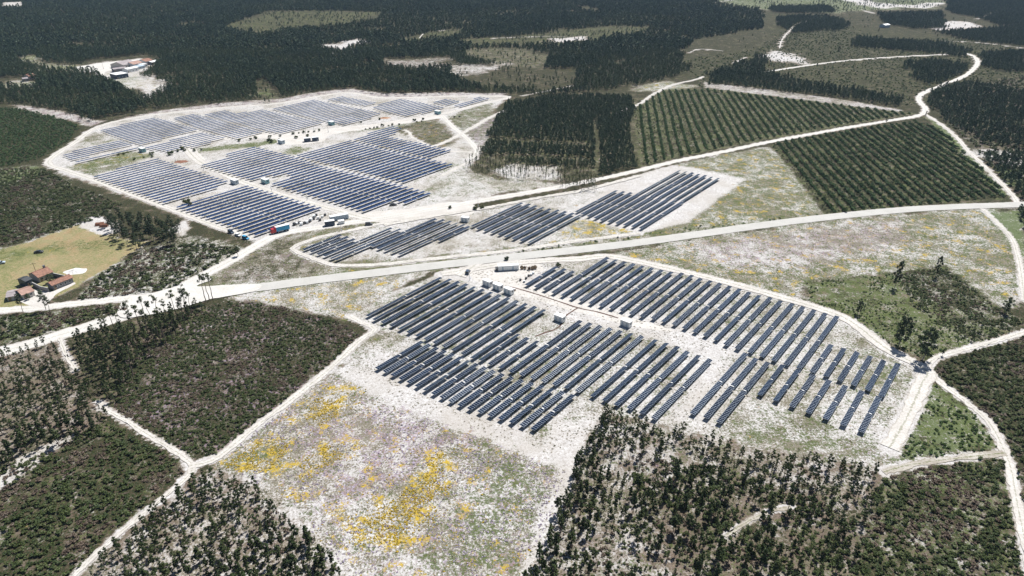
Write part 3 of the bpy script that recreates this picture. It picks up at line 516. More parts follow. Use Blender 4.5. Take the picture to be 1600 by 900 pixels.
# junction apron in front of the farm lane
def patch(name, pts, m, z, seed=0, amp=.8):
    g = ats(pts); g = np.concatenate([g, g[:1]]); s = smooth(g, 1.5)[:-1]
    s = s+(np.stack([fbm(s, 5, seed), fbm(s, 5, seed+9)], 1)-.5)*2*amp
    me = newmesh(name, [(x, y, z) for x, y in s], [tuple(range(len(s)))], [m])
    bm = bmesh.new(); bm.from_mesh(me); bmesh.ops.triangulate(bm, faces=bm.faces[:])
    for f in bm.faces:
        if f.normal.z < 0: f.normal_flip()
    bm.to_mesh(me); bm.free()
    a = me.attributes.new('across', 'FLOAT', 'POINT'); a.data.foreach_set('value', np.full(len(me.vertices), .45, np.float32))
    return tag(link(name, me), kind='structure')
patch('road_junction', [(190, 470), (240, 458), (290, 444), (318, 430), (330, 438), (310, 448), (400, 444), (400, 455), (330, 468), (275, 484), (210, 496), (185, 492)], RM['gravel'], .30)
patch('farmyard_ground', [(58, 452), (82, 455), (92, 448), (112, 441), (118, 444), (90, 458), (80, 468), (62, 482), (46, 478), (30, 470), (38, 455)], RM['sand'], .05, 4)
patch('workshop_yard', [(112, 106), (160, 98), (225, 92), (230, 95), (190, 100), (180, 108), (165, 112), (160, 118), (140, 110)], RM['gravel'], .05, 5)
patch('site_yard', [(728, 424), (760, 412), (830, 410), (850, 422), (820, 440), (900, 470), (980, 494), (1050, 516), (1000, 512), (900, 487), (860, 476), (790, 456), (745, 440)], RM['sand'], .012, 6)
patch('plant_entrance_yard', [(565, 345), (560, 335), (590, 330), (640, 326), (700, 316), (740, 320), (735, 335), (690, 338), (620, 348)], RM['sand'], .014, 7)
patch('substation_yard', [(285, 236), (300, 215), (420, 208), (470, 205), (540, 198), (600, 192), (680, 180), (690, 184), (600, 198), (520, 210), (500, 222), (440, 226), (420, 216), (310, 224), (320, 250)], RM['sand'], .016, 8)
# cable trench between the cabins
tm = mat('dug_earth', (.10, .055, .04), .95, nscale=.8, nstr=.4)
for pts in ([(790, 446), (830, 457), (870, 470), (903, 481), (935, 488), (966, 497)], [(903, 481), (893, 487), (884, 494)], [(880, 503), (870, 513), (852, 520), (836, 526)]):
    ribbon('cable_trench', smooth(ats(pts), 2), .8, tm, .045, .1)

# ---------------------------------------------------------------- solar trackers
def ordinal(i):
    small = ['first', 'second', 'third', 'fourth', 'fifth', 'sixth', 'seventh', 'eighth', 'ninth', 'tenth', 'eleventh', 'twelfth', 'thirteenth',
             'fourteenth', 'fifteenth', 'sixteenth', 'seventeenth', 'eighteenth', 'nineteenth', 'twentieth']
    if i < 20: return small[i]
    tens = {2: 'twenty', 3: 'thirty', 4: 'forty'}[(i+1)//10]
    return {30: 'thirtieth', 40: 'fortieth'}[i+1] if (i+1) % 10 == 0 else tens+'-'+small[(i+1) % 10-1]
mesh_cache = {}
TW = 2.05; TZ = 1.45
def array_mesh(nm):
    key = ('array', nm)
    if key not in mesh_cache:
        mb = MB(); L = nm*1.045; p = 1.045
        for i in range(nm):
            y0 = -L/2+i*p; mb.box(-TW/2, TW/2, y0+.012, y0+p-.012, .0, .045, 0)
            mb.poly([(-TW/2+.025, y0+.05, .049), (TW/2-.025, y0+.05, .049), (TW/2-.025, y0+p-.05, .049), (-TW/2+.025, y0+p-.05, .049)], 1)
        mesh_cache[key] = mb.mesh('module_array', [M['frame'], M['cell']])
    return mesh_cache[key]
def post_mesh():
    if 'post' not in mesh_cache: mesh_cache['post'] = MB().box(-.09, .09, -.07, .07, -.1, TZ-.16).mesh('post', [M['alu']])
    return mesh_cache['post']
def tube_mesh(L):
    k = ('tube', round(L, 1))
    if k not in mesh_cache: mesh_cache[k] = MB().cyl((0, -L/2, TZ-.12), (0, L/2, TZ-.12), .08, n=6).mesh('torque_tube', [M['alu']])
    return mesh_cache[k]
def motor_mesh():
    if 'motor' not in mesh_cache: mesh_cache['motor'] = MB().box(-.35, .35, -.16, .16, TZ-.34, TZ+.04).box(.35, .6, -.1, .1, TZ-.3, TZ-.1).mesh('drive_motor', [M['white']])
    return mesh_cache['motor']
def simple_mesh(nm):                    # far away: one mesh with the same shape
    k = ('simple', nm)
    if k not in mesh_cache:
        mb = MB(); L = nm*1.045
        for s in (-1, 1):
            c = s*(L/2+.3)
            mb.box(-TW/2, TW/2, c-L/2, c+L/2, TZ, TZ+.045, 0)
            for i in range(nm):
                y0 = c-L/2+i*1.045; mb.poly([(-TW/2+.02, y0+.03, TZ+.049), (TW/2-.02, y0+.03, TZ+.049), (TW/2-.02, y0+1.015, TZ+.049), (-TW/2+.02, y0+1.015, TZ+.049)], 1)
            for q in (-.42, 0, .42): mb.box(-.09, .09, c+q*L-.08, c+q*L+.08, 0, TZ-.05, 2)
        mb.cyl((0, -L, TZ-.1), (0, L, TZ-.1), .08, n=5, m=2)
        mesh_cache[k] = mb.mesh('solar_tracker', [M['navy'], M['skycell'], M['alu']])
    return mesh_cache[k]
RS = random.Random(3)
tracker_spots = []                      # (u, vcentre, length, block name, row index)
def add_tracker(u, v0, v1, label, detail, group, tilt):
    L = v1-v0; nm = max(4, int(round((L-.5)/2/1.045)))
    x, y = unuv(u, (v0+v1)/2)
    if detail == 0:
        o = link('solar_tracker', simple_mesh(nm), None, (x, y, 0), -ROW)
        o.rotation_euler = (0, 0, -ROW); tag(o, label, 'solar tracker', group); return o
    t = empty('solar_tracker', (x, y, 0), -ROW); tag(t, label, 'solar tracker', group)
    hl = nm*1.045
    for s in (-1, 1):
        a = link('module_array', array_mesh(nm), t, (0, s*(hl/2+.32), TZ)); a.rotation_euler = (0, tilt, 0)
    link('torque_tube', tube_mesh(2*hl+.5), t); link('drive_motor', motor_mesh(), t)
    for k in range(5 if detail == 2 else 3):
        f = (k/(4 if detail == 2 else 2)-.5)*2; link('post', post_mesh(), t, (0, f*hl*.92 if f else .45, 0))
    return t
def rows(near, far, n, block, detail=2, split=None, tiers=None):
    nu = [uv(*p) for p in near]; fu = [uv(*p) for p in far]
    u0 = nu[0][0]; u1 = nu[-1][0]
    for i in range(n):
        u = u0+(u1-u0)*i/max(1, n-1)
        vn = float(np.interp(u, [q[0] for q in nu], [q[1] for q in nu])); vf = float(np.interp(u, [q[0] for q in fu], [q[1] for q in fu]))
        tilt = RS.choice([-.24, -.1, -.03, .04, .10, .18])+RS.uniform(-.03, .03)
        add_tracker(u, vn, vf, f"solar tracker, {ordinal(i)} from the left in {block}", detail, 'solar trackers in '+block, tilt)
rows([(572, 494), (640, 520), (736, 560)], [(689, 432.5), (727, 443), (792, 464.5), (849, 482)], 13, 'the upper tier of the front left block')
rows([(750.6, 562.5), (766, 569), (782, 574)], [(812, 523), (826, 529), (841, 534)], 3, 'the short trio inside the front block')
rows([(588, 576), (661, 610), (724, 638), (776, 653), (832, 671)], [(657, 532), (714, 554), (776, 580), (842, 601), (897, 617)], 18, 'the lowest tier of the front left block')
rows([(797.5, 581), (849, 596), (901, 612)], [(907, 501), (954, 513), (1005, 525)], 7, 'the long middle tier of the front block')
rows([(924, 620), (961, 631), (1020, 655)], [(1026, 530), (1078, 549), (1115, 562)], 6, 'the tier just behind the front pine wood')
rows([(1082, 646), (1101, 653), (1122, 661)], [(1168, 553), (1186, 560.6), (1207, 567)], 3, 'the long trio right of the sandy gap')
rows([(1187.5, 616), (1252.5, 640), (1345, 674)], [(1227.5, 572), (1306, 598), (1375, 620)], 7, 'the bottom tier of the front right block')
rows([(822.5, 445), (837.5, 448.5), (850.6, 452.5)], [(867.5, 417), (882, 420), (896, 424)], 3, 'the short trio beside the cable drums')
rows([(864, 457.5), (921, 474), (982, 489), (1047.5, 506), (1116, 531), (1151, 545)], [(949, 402), (1004, 415.6), (1077, 429), (1139, 445.6), (1188, 461), (1222.5, 470)], 19, 'the upper tier of the front right block')
rows([(1171, 550.6), (1227, 569), (1248, 575)], [(1238, 474), (1274, 485), (1311, 495)], 5, 'the long group right of the cabin road')
rows([(1269, 581), (1310, 594), (1377, 618)], [(1296, 538), (1338, 549), (1401, 568)], 6, 'the short tier at the far right edge')
rows([(474, 390), (485.6, 393), (496, 397)], [(531, 366), (541, 369), (552, 372.5)], 3, 'the short trio by the track bend', 1)
rows([(506, 400), (516, 404)], [(612.5, 356), (623, 356.5)], 2, 'the long pair beyond the main road', 1)
rows([(524, 406), (534, 409)], [(582.5, 381), (592, 384)], 1, 'the single half row beyond the main road', 1)
rows([(580, 385), (623, 397.5)], [(680, 341), (722.5, 349)], 5, 'the five row block beyond the main road', 1)
rows([(685, 376), (690, 378)], [(732.5, 353), (740, 355)], 1, 'the half row below the white cabin', 1)
rows([(736, 354), (779, 367), (826, 379)], [(817.5, 317), (860, 326), (906, 335)], 9, 'the nine row block in the centre', 1)
rows([(900, 331), (940.6, 345), (1000, 357)], [(961, 297), (1006, 304.5), (1063, 314)], 10, 'the ten row block on the white pad', 1)
rows([(996, 303), (1066, 314)], [(1052.5, 264), (1118, 277)], 7, 'the seven row block on the white pad', 1)
# the plant far behind: one lattice of rows cut by the outline of each block
FAR = [
 ('the far plant lower left block', [(271, 323), (384, 288), (508, 325), (398, 368)]),
 ('the left block of the far plant', [(141, 275), (246, 247), (362, 284), (258, 318)]),
 ('the far plant middle block', [(350, 240), (396, 228), (458, 243), (507, 260), (567, 273), (618, 286), (679, 303), (640, 320), (616, 313), (566, 330), (424, 288), (458, 277), (445, 270), (394, 282), (312, 258), (360, 246)]),
 ('the right block of the far plant', [(461, 243), (545, 218), (560, 222), (640, 241), (680, 250), (713, 257), (636, 287)]),
 ('the corner block by the crossing tracks', [(548, 217), (614, 197), (630, 201), (606, 213), (656, 223), (712, 235), (673, 248), (562, 220)]),
 ('the leftmost block under the tree line', [(94, 241), (188, 219), (210, 225), (112, 249)]),
 ('the narrow pair by the ochre strip', [(117, 253), (218, 227), (226, 229.5), (124, 255)]),
 ('the top left block of the far plant', [(154, 203), (240, 183), (262, 188), (309, 202), (218, 226)]),
 ('the block below the white lane', [(226, 231), (311, 206), (352, 214), (318, 226), (260, 236)]),
 ('the second block along the far edge', [(268, 184), (305, 178), (412, 206), (372, 217), (314, 202)]),
 ('the third block along the far edge', [(317, 179), (352, 172), (370, 177), (410, 171), (505, 191), (440, 209), (418, 205)]),
 ('the fourth block along the far edge', [(424, 170), (492, 156), (600, 177), (538, 195), (512, 190)]),
 ('the topmost block of the far plant', [(507, 155), (533, 150), (588, 160), (576, 166)]),
 ('the block beside the blue cabin', [(582, 168), (600, 159), (625, 154), (695, 167), (637, 182), (605, 175)]),
 ('the small block under the far pines', [(675, 160), (697, 154), (720, 158), (697, 164)]),
 ('the last block on the far right', [(708, 165), (750, 151), (770, 154), (722, 167)]),
]
far_rows = []
for bname, poly in FAR:
    q = np.array([uv(*p) for p in poly]); k0 = math.ceil((q[:, 0].min()+20.9)/5.05); k1 = math.floor((q[:, 0].max()+20.9)/5.05); i = 0
    for k in range(k0, k1+1):
        u = -20.9+k*5.05; vs = []
        for a in range(len(q)):
            p1 = q[a]; p2 = q[(a+1) % len(q)]
            if (p1[0] > u) != (p2[0] > u): vs.append(p1[1]+(p2[1]-p1[1])*(u-p1[0])/(p2[0]-p1[0]))
        vs.sort()
        for a in range(0, len(vs)-1, 2):
            L = vs[a+1]-vs[a]
            if L < 10: continue
            nseg = max(1, round(L/53)); seg = L/nseg
            for s in range(nseg): far_rows.append((bname, i, s, nseg, u, vs[a]+s*seg+.35, vs[a]+(s+1)*seg-.35))
        i += 1
n_obj = sum(1 for o in C.objects if o.name.startswith('solar_tracker'))
budget = 300-n_obj
order = sorted(range(len(far_rows)), key=lambda j: math.hypot(*unuv(far_rows[j][4], far_rows[j][5])))
ind = set(order[:budget]); rest = MB()
for j, (bname, i, s, nseg, u, v0, v1) in enumerate(far_rows):
    if j in ind:
        part = '' if nseg == 1 else (' (near part)' if s == 0 else (' (far part)' if s == nseg-1 else ' (middle)'))
        add_tracker(u, v0, v1, f"solar tracker, {ordinal(i)} from left{part} in {bname}", 0, 'solar trackers in '+bname, 0)
    else:
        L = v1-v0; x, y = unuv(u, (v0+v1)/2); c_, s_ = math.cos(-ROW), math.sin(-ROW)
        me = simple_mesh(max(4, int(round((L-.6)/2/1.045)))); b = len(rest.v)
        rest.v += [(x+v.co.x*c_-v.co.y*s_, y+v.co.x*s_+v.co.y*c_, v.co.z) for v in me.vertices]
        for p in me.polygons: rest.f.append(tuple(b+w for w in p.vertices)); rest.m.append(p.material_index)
if rest.v: tag(rest.build('solar_tracker_field', [M['navy'], M['skycell'], M['alu']]), 'hundreds of blue solar trackers merging in the far blocks below the forest', 'solar trackers', kind='stuff')
print('TRACKERS near', n_obj, 'far', len(far_rows))

# ---------------------------------------------------------------- plants: prototypes
def leaf_cloud(rs, clumps, per, size, flat=.8, tri=False):
    """many small leaf sprays on the surface and inside of each clump"""
    V = []; F = []
    for (cx, cy, cz, r, fz) in clumps:
        for _ in range(per):
            d = rs.normal(size=3); d /= np.linalg.norm(d)+1e-9
            rad = r*(.55+.5*rs.random()); c = np.array((cx, cy, cz))+d*np.array((rad, rad, rad*fz))
            nrm = d*flat+rs.normal(size=3)*.55+np.array((0, 0, .25)); nrm /= np.linalg.norm(nrm)
            a = np.cross(nrm, rs.normal(size=3)); a /= np.linalg.norm(a)+1e-9; b = np.cross(nrm, a)
            s = size*(.6+.8*rs.random()); i = len(V)
            if tri:
                V += [c+a*s, c-a*s*.6+b*s*.8, c-a*s*.6-b*s*.8]; F.append((i, i+1, i+2))
            else:
                V += [c+a*s, c+b*s*.7, c-a*s, c-b*s*.7]; F.append((i, i+1, i+2, i+3))
    return V, F
def core_blob(rs, clumps, k=.62):
    V = []; F = []
    for (cx, cy, cz, r, fz) in clumps:
        b = len(V); rr = r*k
        ring = [(cx+rr*math.cos(t)*(.8+.4*rs.random()), cy+rr*math.sin(t)*(.8+.4*rs.random()), cz+rr*fz*.15*rs.normal()) for t in np.arange(6)*math.pi/3]
        V += ring+[(cx, cy, cz+rr*fz), (cx, cy, cz-rr*fz)]
        for j in range(6): F += [(b+j, b+(j+1) % 6, b+6), (b+(j+1) % 6, b+j, b+7)]
    return V, F
def crown_mesh(name, seed, clumps, per, size, m, flat=.8, tri=False, core=.6):
    rs = np.random.default_rng(seed); V, F = leaf_cloud(rs, clumps, per, size, flat, tri)
    if core:
        v2, f2 = core_blob(rs, clumps, core); o = len(V); V = V+v2; F = F+[tuple(i+o for i in f) for f in f2]
    return newmesh(name, V, F, [m])
def trunk_mb(rs, h, r, lean=.03, limbs=5, l0=.45, n=6, spread=.22, mi=0):
    mb = MB(); p = Vector((0, 0, -.2)); k = 5; pts = [p.copy()]
    dx, dy = rs.normal(0, lean, 2)
    for i in range(1, k+1):
        t = i/k; pts.append(Vector((dx*h*t+rs.normal(0, .015)*h, dy*h*t+rs.normal(0, .015)*h, h*t)))
    for i in range(k): mb.cyl(pts[i], pts[i+1], r*(1-.75*i/k), r*(1-.75*(i+1)/k), n, mi)
    for j in range(limbs):
        t = l0+(1-l0)*(j+.5)/limbs; a = j*2.4+rs.random(); base = pts[min(k-1, int(t*k))].lerp(pts[min(k, int(t*k)+1)], t*k-int(t*k))
        L = h*spread*(1.1-t*.5)*(.7+.6*rs.random()); mb.cyl(base, base+Vector((math.cos(a)*L, math.sin(a)*L, L*.55)), r*.3, r*.1, 4, mi)
    return mb, pts
def pine_clumps(rs, h, w, lo=.42, n=11):
    """uneven rounded head of a young maritime pine"""
    out = []
    for i in range(n):
        t = (i+.5)/n; z = h*(lo+(1.0-lo)*t); env = w*math.sin(math.pi*min(1, .22+.68*t))**.8*(.75 if t > .8 else 1)
        a = i*2.4+rs.random()*1.2; rr = env*(.25+.45*rs.random())*(0.3 if t > .85 else 1)
        r = w*(.30+.18*rs.random())*(1-.3*t); out.append((math.cos(a)*rr, math.sin(a)*rr, z-r*.3, r, .72))
    return out
protos = {}
def tree_proto(kind, i):
    key = (kind, i)
    if key in protos: return protos[key]
    rs = np.random.default_rng(100+i*17+len(kind)*1000)
    if kind == 'pine':
        h = 8.2; mb, pts = trunk_mb(rs, h*.93, .13, .03, 6, .4); cl = pine_clumps(rs, h, 1.35+.35*rs.random(), .36+.16*rs.random(), 12)
        me = crown_mesh('crown', i, cl, 40, .24, M['pine'], core=.62); tm_ = mb.mesh('trunk', [M['trunk']])
    elif kind == 'tall':
        h = 15; mb, pts = trunk_mb(rs, h*.95, .23, .025, 6, .74, spread=.10)
        cl = [(rs.normal(0, .65), rs.normal(0, .65), h*(.78+.22*k/8), .65+.45*rs.random(), .65) for k in range(9)]
        me = crown_mesh('crown', i, cl, 28, .25, M['pine'], core=.45); tm_ = mb.mesh('trunk', [M['trunk']])
    elif kind == 'euc':
        h = 13; mb, pts = trunk_mb(rs, h*.9, .2, .04, 8, .42, spread=.2)
        cl = []
        for k in range(15):
            t = k/14; a = k*2.4+rs.random(); w = 2.3*math.sin(math.pi*(.25+.65*t)); rr = w*(.3+.7*rs.random())
            cl.append((math.cos(a)*rr, math.sin(a)*rr, h*(.48+.5*t), .75+.5*rs.random(), .75))
        me = crown_mesh('crown', i, cl, 34, .27, M['euc'], core=.5); tm_ = mb.mesh('trunk', [M['paletrunk']])
    elif kind == 'lone':
        h = 12; mb, pts = trunk_mb(rs, h*.88, .22, .04, 8, .25, spread=.22)
        cl = []
        for k in range(26):
            t = k/25; a = k*2.4+rs.random(); w = 3.3*math.sin(math.pi*(.22+.66*t)); rr = w*(.25+.75*rs.random())
            cl.append((math.cos(a)*rr, math.sin(a)*rr, h*(.22+.74*t), .75+.6*rs.random(), .8))
        me = crown_mesh('crown', i, cl, 40, .28, M['euc'], core=.62); tm_ = mb.mesh('trunk', [M['paletrunk']])
    protos[key] = (me, tm_); return protos[key]
def place_tree(kind, i, x, y, s, rz, name, label, cat, group=None, sx=1.0):
    me, tr = tree_proto(kind, i); t = empty(name, (x, y, 0), rz); t.scale = (s*sx, s*sx, s)
    tag(t, label, cat, group); link('crown', me, t); link('trunk', tr, t); return t

# instanced masses: prototypes live in a collection of their own, points carry scale, turn and kind
def one_mesh(name, parts):
    V = []; F = []; mats = []; mi = []
    for v, f, m in parts:
        o = len(V); V += [tuple(p) for p in v]; F += [tuple(i+o for i in q) for q in f]
        if m not in mats: mats.append(m)
        mi += [mats.index(m)]*len(f)
    return bpy.data.objects.new(name, newmesh(name, V, F, mats, mi))
def proto_coll(name, objs):
    c = bpy.data.collections.new(name)
    for o in objs: c.objects.link(o)
    return c
def mass_tree(seed, h, w, lo, nc, per, size, m, tr=True, tri=True, trm=None, core=.6, rtr=.12):
    rs = np.random.default_rng(seed); cl = pine_clumps(rs, h, w, lo, nc); V, F = leaf_cloud(rs, cl, per, size, .8, tri)
    v2, f2 = core_blob(rs, cl, core); o = len(V); V = V+v2; F = F+[tuple(i+o for i in f) for f in f2]
    parts = [(V, F, m)]
    if tr:
        mb = MB().cyl((0, 0, -.2), (rs.normal(0, .1), rs.normal(0, .1), h*.8), rtr, rtr*.4, 4); parts.append((mb.v, mb.f, trm or M['trunk']))
    return one_mesh('tree_form', parts)
def bush_obj(seed, w, h, nc, per, size, m, tri=True):
    rs = np.random.default_rng(seed); cl = []
    for k in range(nc):
        a = rs.random()*6.28; r = w*.5*rs.random()**.5; cl.append((math.cos(a)*r, math.sin(a)*r, h*(.3+.35*rs.random()), w*(.28+.15*rs.random()), min(1, .8*h/w)))
    V, F = leaf_cloud(rs, cl, per, size, .8, tri); v2, f2 = core_blob(rs, cl, .7); o = len(V)
    return one_mesh('bush_form', [(V+v2, F+[tuple(i+o for i in f) for f in f2], m)])
def tuft_obj(seed, m):
    rs = np.random.default_rng(seed); V = []; F = []
    for k in range(9):
        a = rs.random()*6.28; r = .16*rs.random(); x, y = math.cos(a)*r, math.sin(a)*r; L = .08+.16*rs.random(); i = len(V); q = rs.normal(0, .34, 2); c = rs.normal(size=2)*.10
        V += [(x-c[0], y-c[1], 0), (x+c[0], y+c[1], 0), (x+q[0], y+q[1], L)]; F.append((i, i+1, i+2))
    return one_mesh('tuft_form', [(V, F, m)])
COL = {
 'near_pine': proto_coll('near_pine_forms', [mass_tree(s, 8.0, 1.55, .38, 10, 26, .26, M['pine']) for s in (1, 2, 3, 4)]),
 'thin_pine': proto_coll('thin_pine_forms', [mass_tree(s, 9.0, 1.0, .60, 7, 16, .28, M['pine'], trm=M['paletrunk']) for s in (41, 42, 43)]),
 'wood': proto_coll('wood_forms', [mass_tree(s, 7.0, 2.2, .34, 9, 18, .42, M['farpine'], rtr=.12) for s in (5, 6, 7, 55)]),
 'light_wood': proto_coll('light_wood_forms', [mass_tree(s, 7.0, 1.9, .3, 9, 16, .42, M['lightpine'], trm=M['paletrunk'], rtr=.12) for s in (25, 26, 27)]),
 'heather': proto_coll('heather_forms', [bush_obj(s, 1.3, .8, 4, 12, .2, M['heather']) for s in (61, 62)]),
 'yellow_flower': proto_coll('yellow_flower_forms', [bush_obj(s, .7, .3, 3, 9, .13, M['yellow']) for s in (63, 64)]),
 'lilac_flower': proto_coll('lilac_flower_forms', [bush_obj(s, .7, .25, 3, 8, .13, M['lilac']) for s in (65, 66)]),
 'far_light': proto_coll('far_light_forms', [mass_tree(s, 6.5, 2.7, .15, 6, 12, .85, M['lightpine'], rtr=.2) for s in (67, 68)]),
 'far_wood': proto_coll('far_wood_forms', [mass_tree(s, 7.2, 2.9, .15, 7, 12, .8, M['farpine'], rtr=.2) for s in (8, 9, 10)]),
 'shrub': proto_coll('shrub_forms', [bush_obj(s, 1.5, 1.2, 4, 14, .22, M['shrub']) for s in (11, 12, 13)]),
 'green_shrub': proto_coll('green_shrub_forms', [bush_obj(s, 1.6, 1.1, 4, 12, .22, M['shrubg']) for s in (14, 15, 16)]),
 'hedge': proto_coll('hedge_forms', [bush_obj(s, 2.0, 2.2, 5, 16, .3, M['hedge']) for s in (17, 18, 19)]),
 'tuft': proto_coll('tuft_forms', [tuft_obj(s, M['tuft']) for s in (20, 21, 22)]),
}
def gn_group(coll):
    g = bpy.data.node_groups.new('scatter_'+coll.name, 'GeometryNodeTree')
    g.interface.new_socket('Geometry', in_out='INPUT', socket_type='NodeSocketGeometry'); g.interface.new_socket('Geometry', in_out='OUTPUT', socket_type='NodeSocketGeometry')
    n = g.nodes; l = g.links; gi = n.new('NodeGroupInput'); go = n.new('NodeGroupOutput')
    iop = n.new('GeometryNodeInstanceOnPoints'); ci = n.new('GeometryNodeCollectionInfo'); ci.inputs['Collection'].default_value = coll
    ci.inputs['Separate Children'].default_value = True; ci.inputs['Reset Children'].default_value = True
    def na(nm, ty):
        a = n.new('GeometryNodeInputNamedAttribute'); a.data_type = ty; a.inputs['Name'].default_value = nm; return a.outputs['Attribute']
    l.new(gi.outputs[0], iop.inputs['Points']); l.new(ci.outputs[0], iop.inputs['Instance']); iop.inputs['Pick Instance'].default_value = True
    l.new(na('idx', 'INT'), iop.inputs['Instance Index']); l.new(na('rot', 'FLOAT_VECTOR'), iop.inputs['Rotation']); l.new(na('scl', 'FLOAT_VECTOR'), iop.inputs['Scale'])
    l.new(iop.outputs[0], go.inputs[0]); return g
GN = {}
def scatter(name, P, coll, smin, smax, label, cat, seed=0, zs=.15, group=None):
    if not len(P): return
    rs = np.random.default_rng(seed); n = len(P); me = bpy.data.meshes.new(name); me.vertices.add(n)
    co = np.zeros((n, 3)); co[:, :2] = P; me.vertices.foreach_set('co', co.ravel())
    s = smin+(smax-smin)*rs.random(n)**1.2; S = np.stack([s*(1+rs.normal(0, .1, n)), s*(1+rs.normal(0, .1, n)), s*(1+rs.normal(0, zs, n))], 1)
    R = np.zeros((n, 3)); R[:, 2] = rs.random(n)*6.28; R[:, :2] = rs.normal(0, .04, (n, 2))
    for nm, ty, dat, k in (('scl', 'FLOAT_VECTOR', S, 'vector'), ('rot', 'FLOAT_VECTOR', R, 'vector'), ('idx', 'INT', rs.integers(0, len(COL[coll].objects), n), 'value')):
        a = me.attributes.new(nm, ty, 'POINT'); a.data.foreach_set(k, np.ascontiguousarray(dat, dtype=np.int32 if ty == 'INT' else np.float32).ravel())
    o = link(name, me)
    if coll not in GN: GN[coll] = gn_group(COL[coll])
    md = o.modifiers.new('scatter', 'NODES'); md.node_group = GN[coll]
    return tag(o, label, cat, group, kind='stuff')
def fill(poly, step, prob=1.0, jit=.45, gaps=None, gap_scale=14, seed=1, px=True, ragged=None):
    """jittered grid of plant positions inside a polygon; gaps = share of the area left open"""
    g = ats([(x, max(y, -40)) for x, y in poly]) if px else np.array(poly); lo, hi = g.min(0), g.max(0); rs = np.random.default_rng(seed)
    X, Y = np.meshgrid(np.arange(lo[0], hi[0], step), np.arange(lo[1], hi[1], step)); P = np.stack([X.ravel(), Y.ravel()], 1)
    P = P+(rs.random(P.shape)-.5)*2*jit*step
    am = ragged if ragged is not None else (1.5 if lo[1] < 500 else 14)
    P = P[pip(P+(np.stack([fbm(P, am*2.5+3, 77), fbm(P, am*2.5+3, 78)], 1)-.5)*2*am, g)]
    if prob < 1: P = P[rs.random(len(P)) < prob]
    if gaps: P = P[fbm(P, gap_scale, seed+5) > gaps]
    return P
def keep_off(P, margin=1.2, names=None):
    if not len(P): return P
    ok = np.ones(len(P), bool)
    for n, (k, w, ln) in road_lines.items():
        if names and n not in names: continue
        lo = ln.min(0)-10; hi = ln.max(0)+10
        q = np.where(ok & (P[:, 0] > lo[0]) & (P[:, 0] < hi[0]) & (P[:, 1] > lo[1]) & (P[:, 1] < hi[1]))[0]
        if len(q): ok[q] = segd(P[q], ln, False) > w/2+margin
    return P[ok]
def cut(P, polys):
    for poly in polys:
        if len(P): P = P[~pip(P, ats([(x, max(y, -40)) for x, y in poly]))]
    return P

# ---------------------------------------------------------------- woods in the foreground: single trees
W_RIGHT = [(945, 645), (1010, 662), (1100, 688), (1180, 704), (1290, 722), (1372, 738), (1365, 790), (1345, 840), (1325, 925), (815, 925), (845, 860), (880, 790), (903, 730), (925, 680)]
W_LEFT = [(305, 752), (345, 742), (395, 760), (440, 798), (490, 845), (535, 895), (550, 925), (95, 925), (150, 880), (205, 838), (270, 780)]
W_WEST = [(-30, 545), (85, 540), (104, 575), (130, 590), (160, 628), (175, 655), (160, 662), (150, 690), (60, 705), (-30, 770)]
HEATH_ISLAND = [(985, 735), (1050, 720), (1190, 760), (1330, 800), (1310, 850), (1150, 800), (1000, 790)]

def pix(x, y):                          # where a ground point shows on the photograph, used only to word the labels
    d = y*CP+CAM_H*SP; return 800+FPX*x/d, 450-FPX*(y*SP-CAM_H*CP)/d
def size_word(q): return 'Small' if q < .33 else ('Medium' if q < .66 else 'Tall')
def lab_right(x, y, q):
    px, py = pix(x, y); t = size_word(q)+' dark pine '
    if px < 960 and py < 860: return t+'on the wood edge beside the flower field'
    if py < 735: return t+'in the back row facing the solar trackers'+(' on the right' if px > 1180 else ' on the left')
    if abs(px-1180) < 90 and abs(py-815) < 40: return t+'around the short sandy clearing track'
    if px > 1230: return t+'near the scrub block of the bottom right wood'
    if py > 840: return t+'at the front of the bottom right wood'
    return t+'in the middle of the bottom right wood'
def lab_left(x, y, q):
    px, py = pix(x, y); t = size_word(q)+' thin pine '
    if py < 775: return t+'beside the meeting of the sandy tracks'
    if px > 440: return t+'along the sandy strip of the flower field'
    if px < 220: return t+'near the track at the bottom left'
    return t+'in the middle of the bottom left wood'
def lab_west(x, y, q):
    px, py = pix(x, y); t = size_word(q)+' dark pine '
    return t+('beside the narrow wood track on the left' if px > 90 else 'at the outer left edge of the picture')
ntree = 0
def stand(poly, step, prob, gaps, seed, label, group, smin, smax, limit, off=1.0, gs=14):
    global ntree
    P = keep_off(fill(poly, step, prob, .46, gaps, gs, seed), off); P = P[np.argsort(np.hypot(P[:, 0], P[:, 1]))]
    rs = np.random.default_rng(seed+50); a = P[:limit]
    for i, (x, y) in enumerate(a):
        sc_ = smin+(smax-smin)*rs.random(); lb = label(x, y, (sc_-smin)/(smax-smin))
        place_tree('pine', int(rs.integers(0, 8)), x, y, sc_, rs.random()*6.28, 'pine_tree', lb, 'pine tree', group+': '+' '.join(lb.split()[:1]+lb.split()[-4:]), .85+.4*rs.random()); ntree += 1
    return P[limit:]
r1 = stand(W_RIGHT, 3.7, .92, .40, 5, lab_right, 'pines of the bottom right wood', .45, .98, 165)
r2 = stand(W_LEFT, 2.8, .92, .36, 6, lab_left, 'pines of the bottom left wood', .5, .88, 85)
r3 = stand(W_WEST, 3.5, .95, .30, 9, lab_west, 'pines of the left edge wood', .55, .95, 50)
scatter('pine_wood', np.concatenate([r1, r2, r3]), 'near_pine', .45, .9, 'dark pines filling the rest of the foreground woods', 'pine wood', 3)
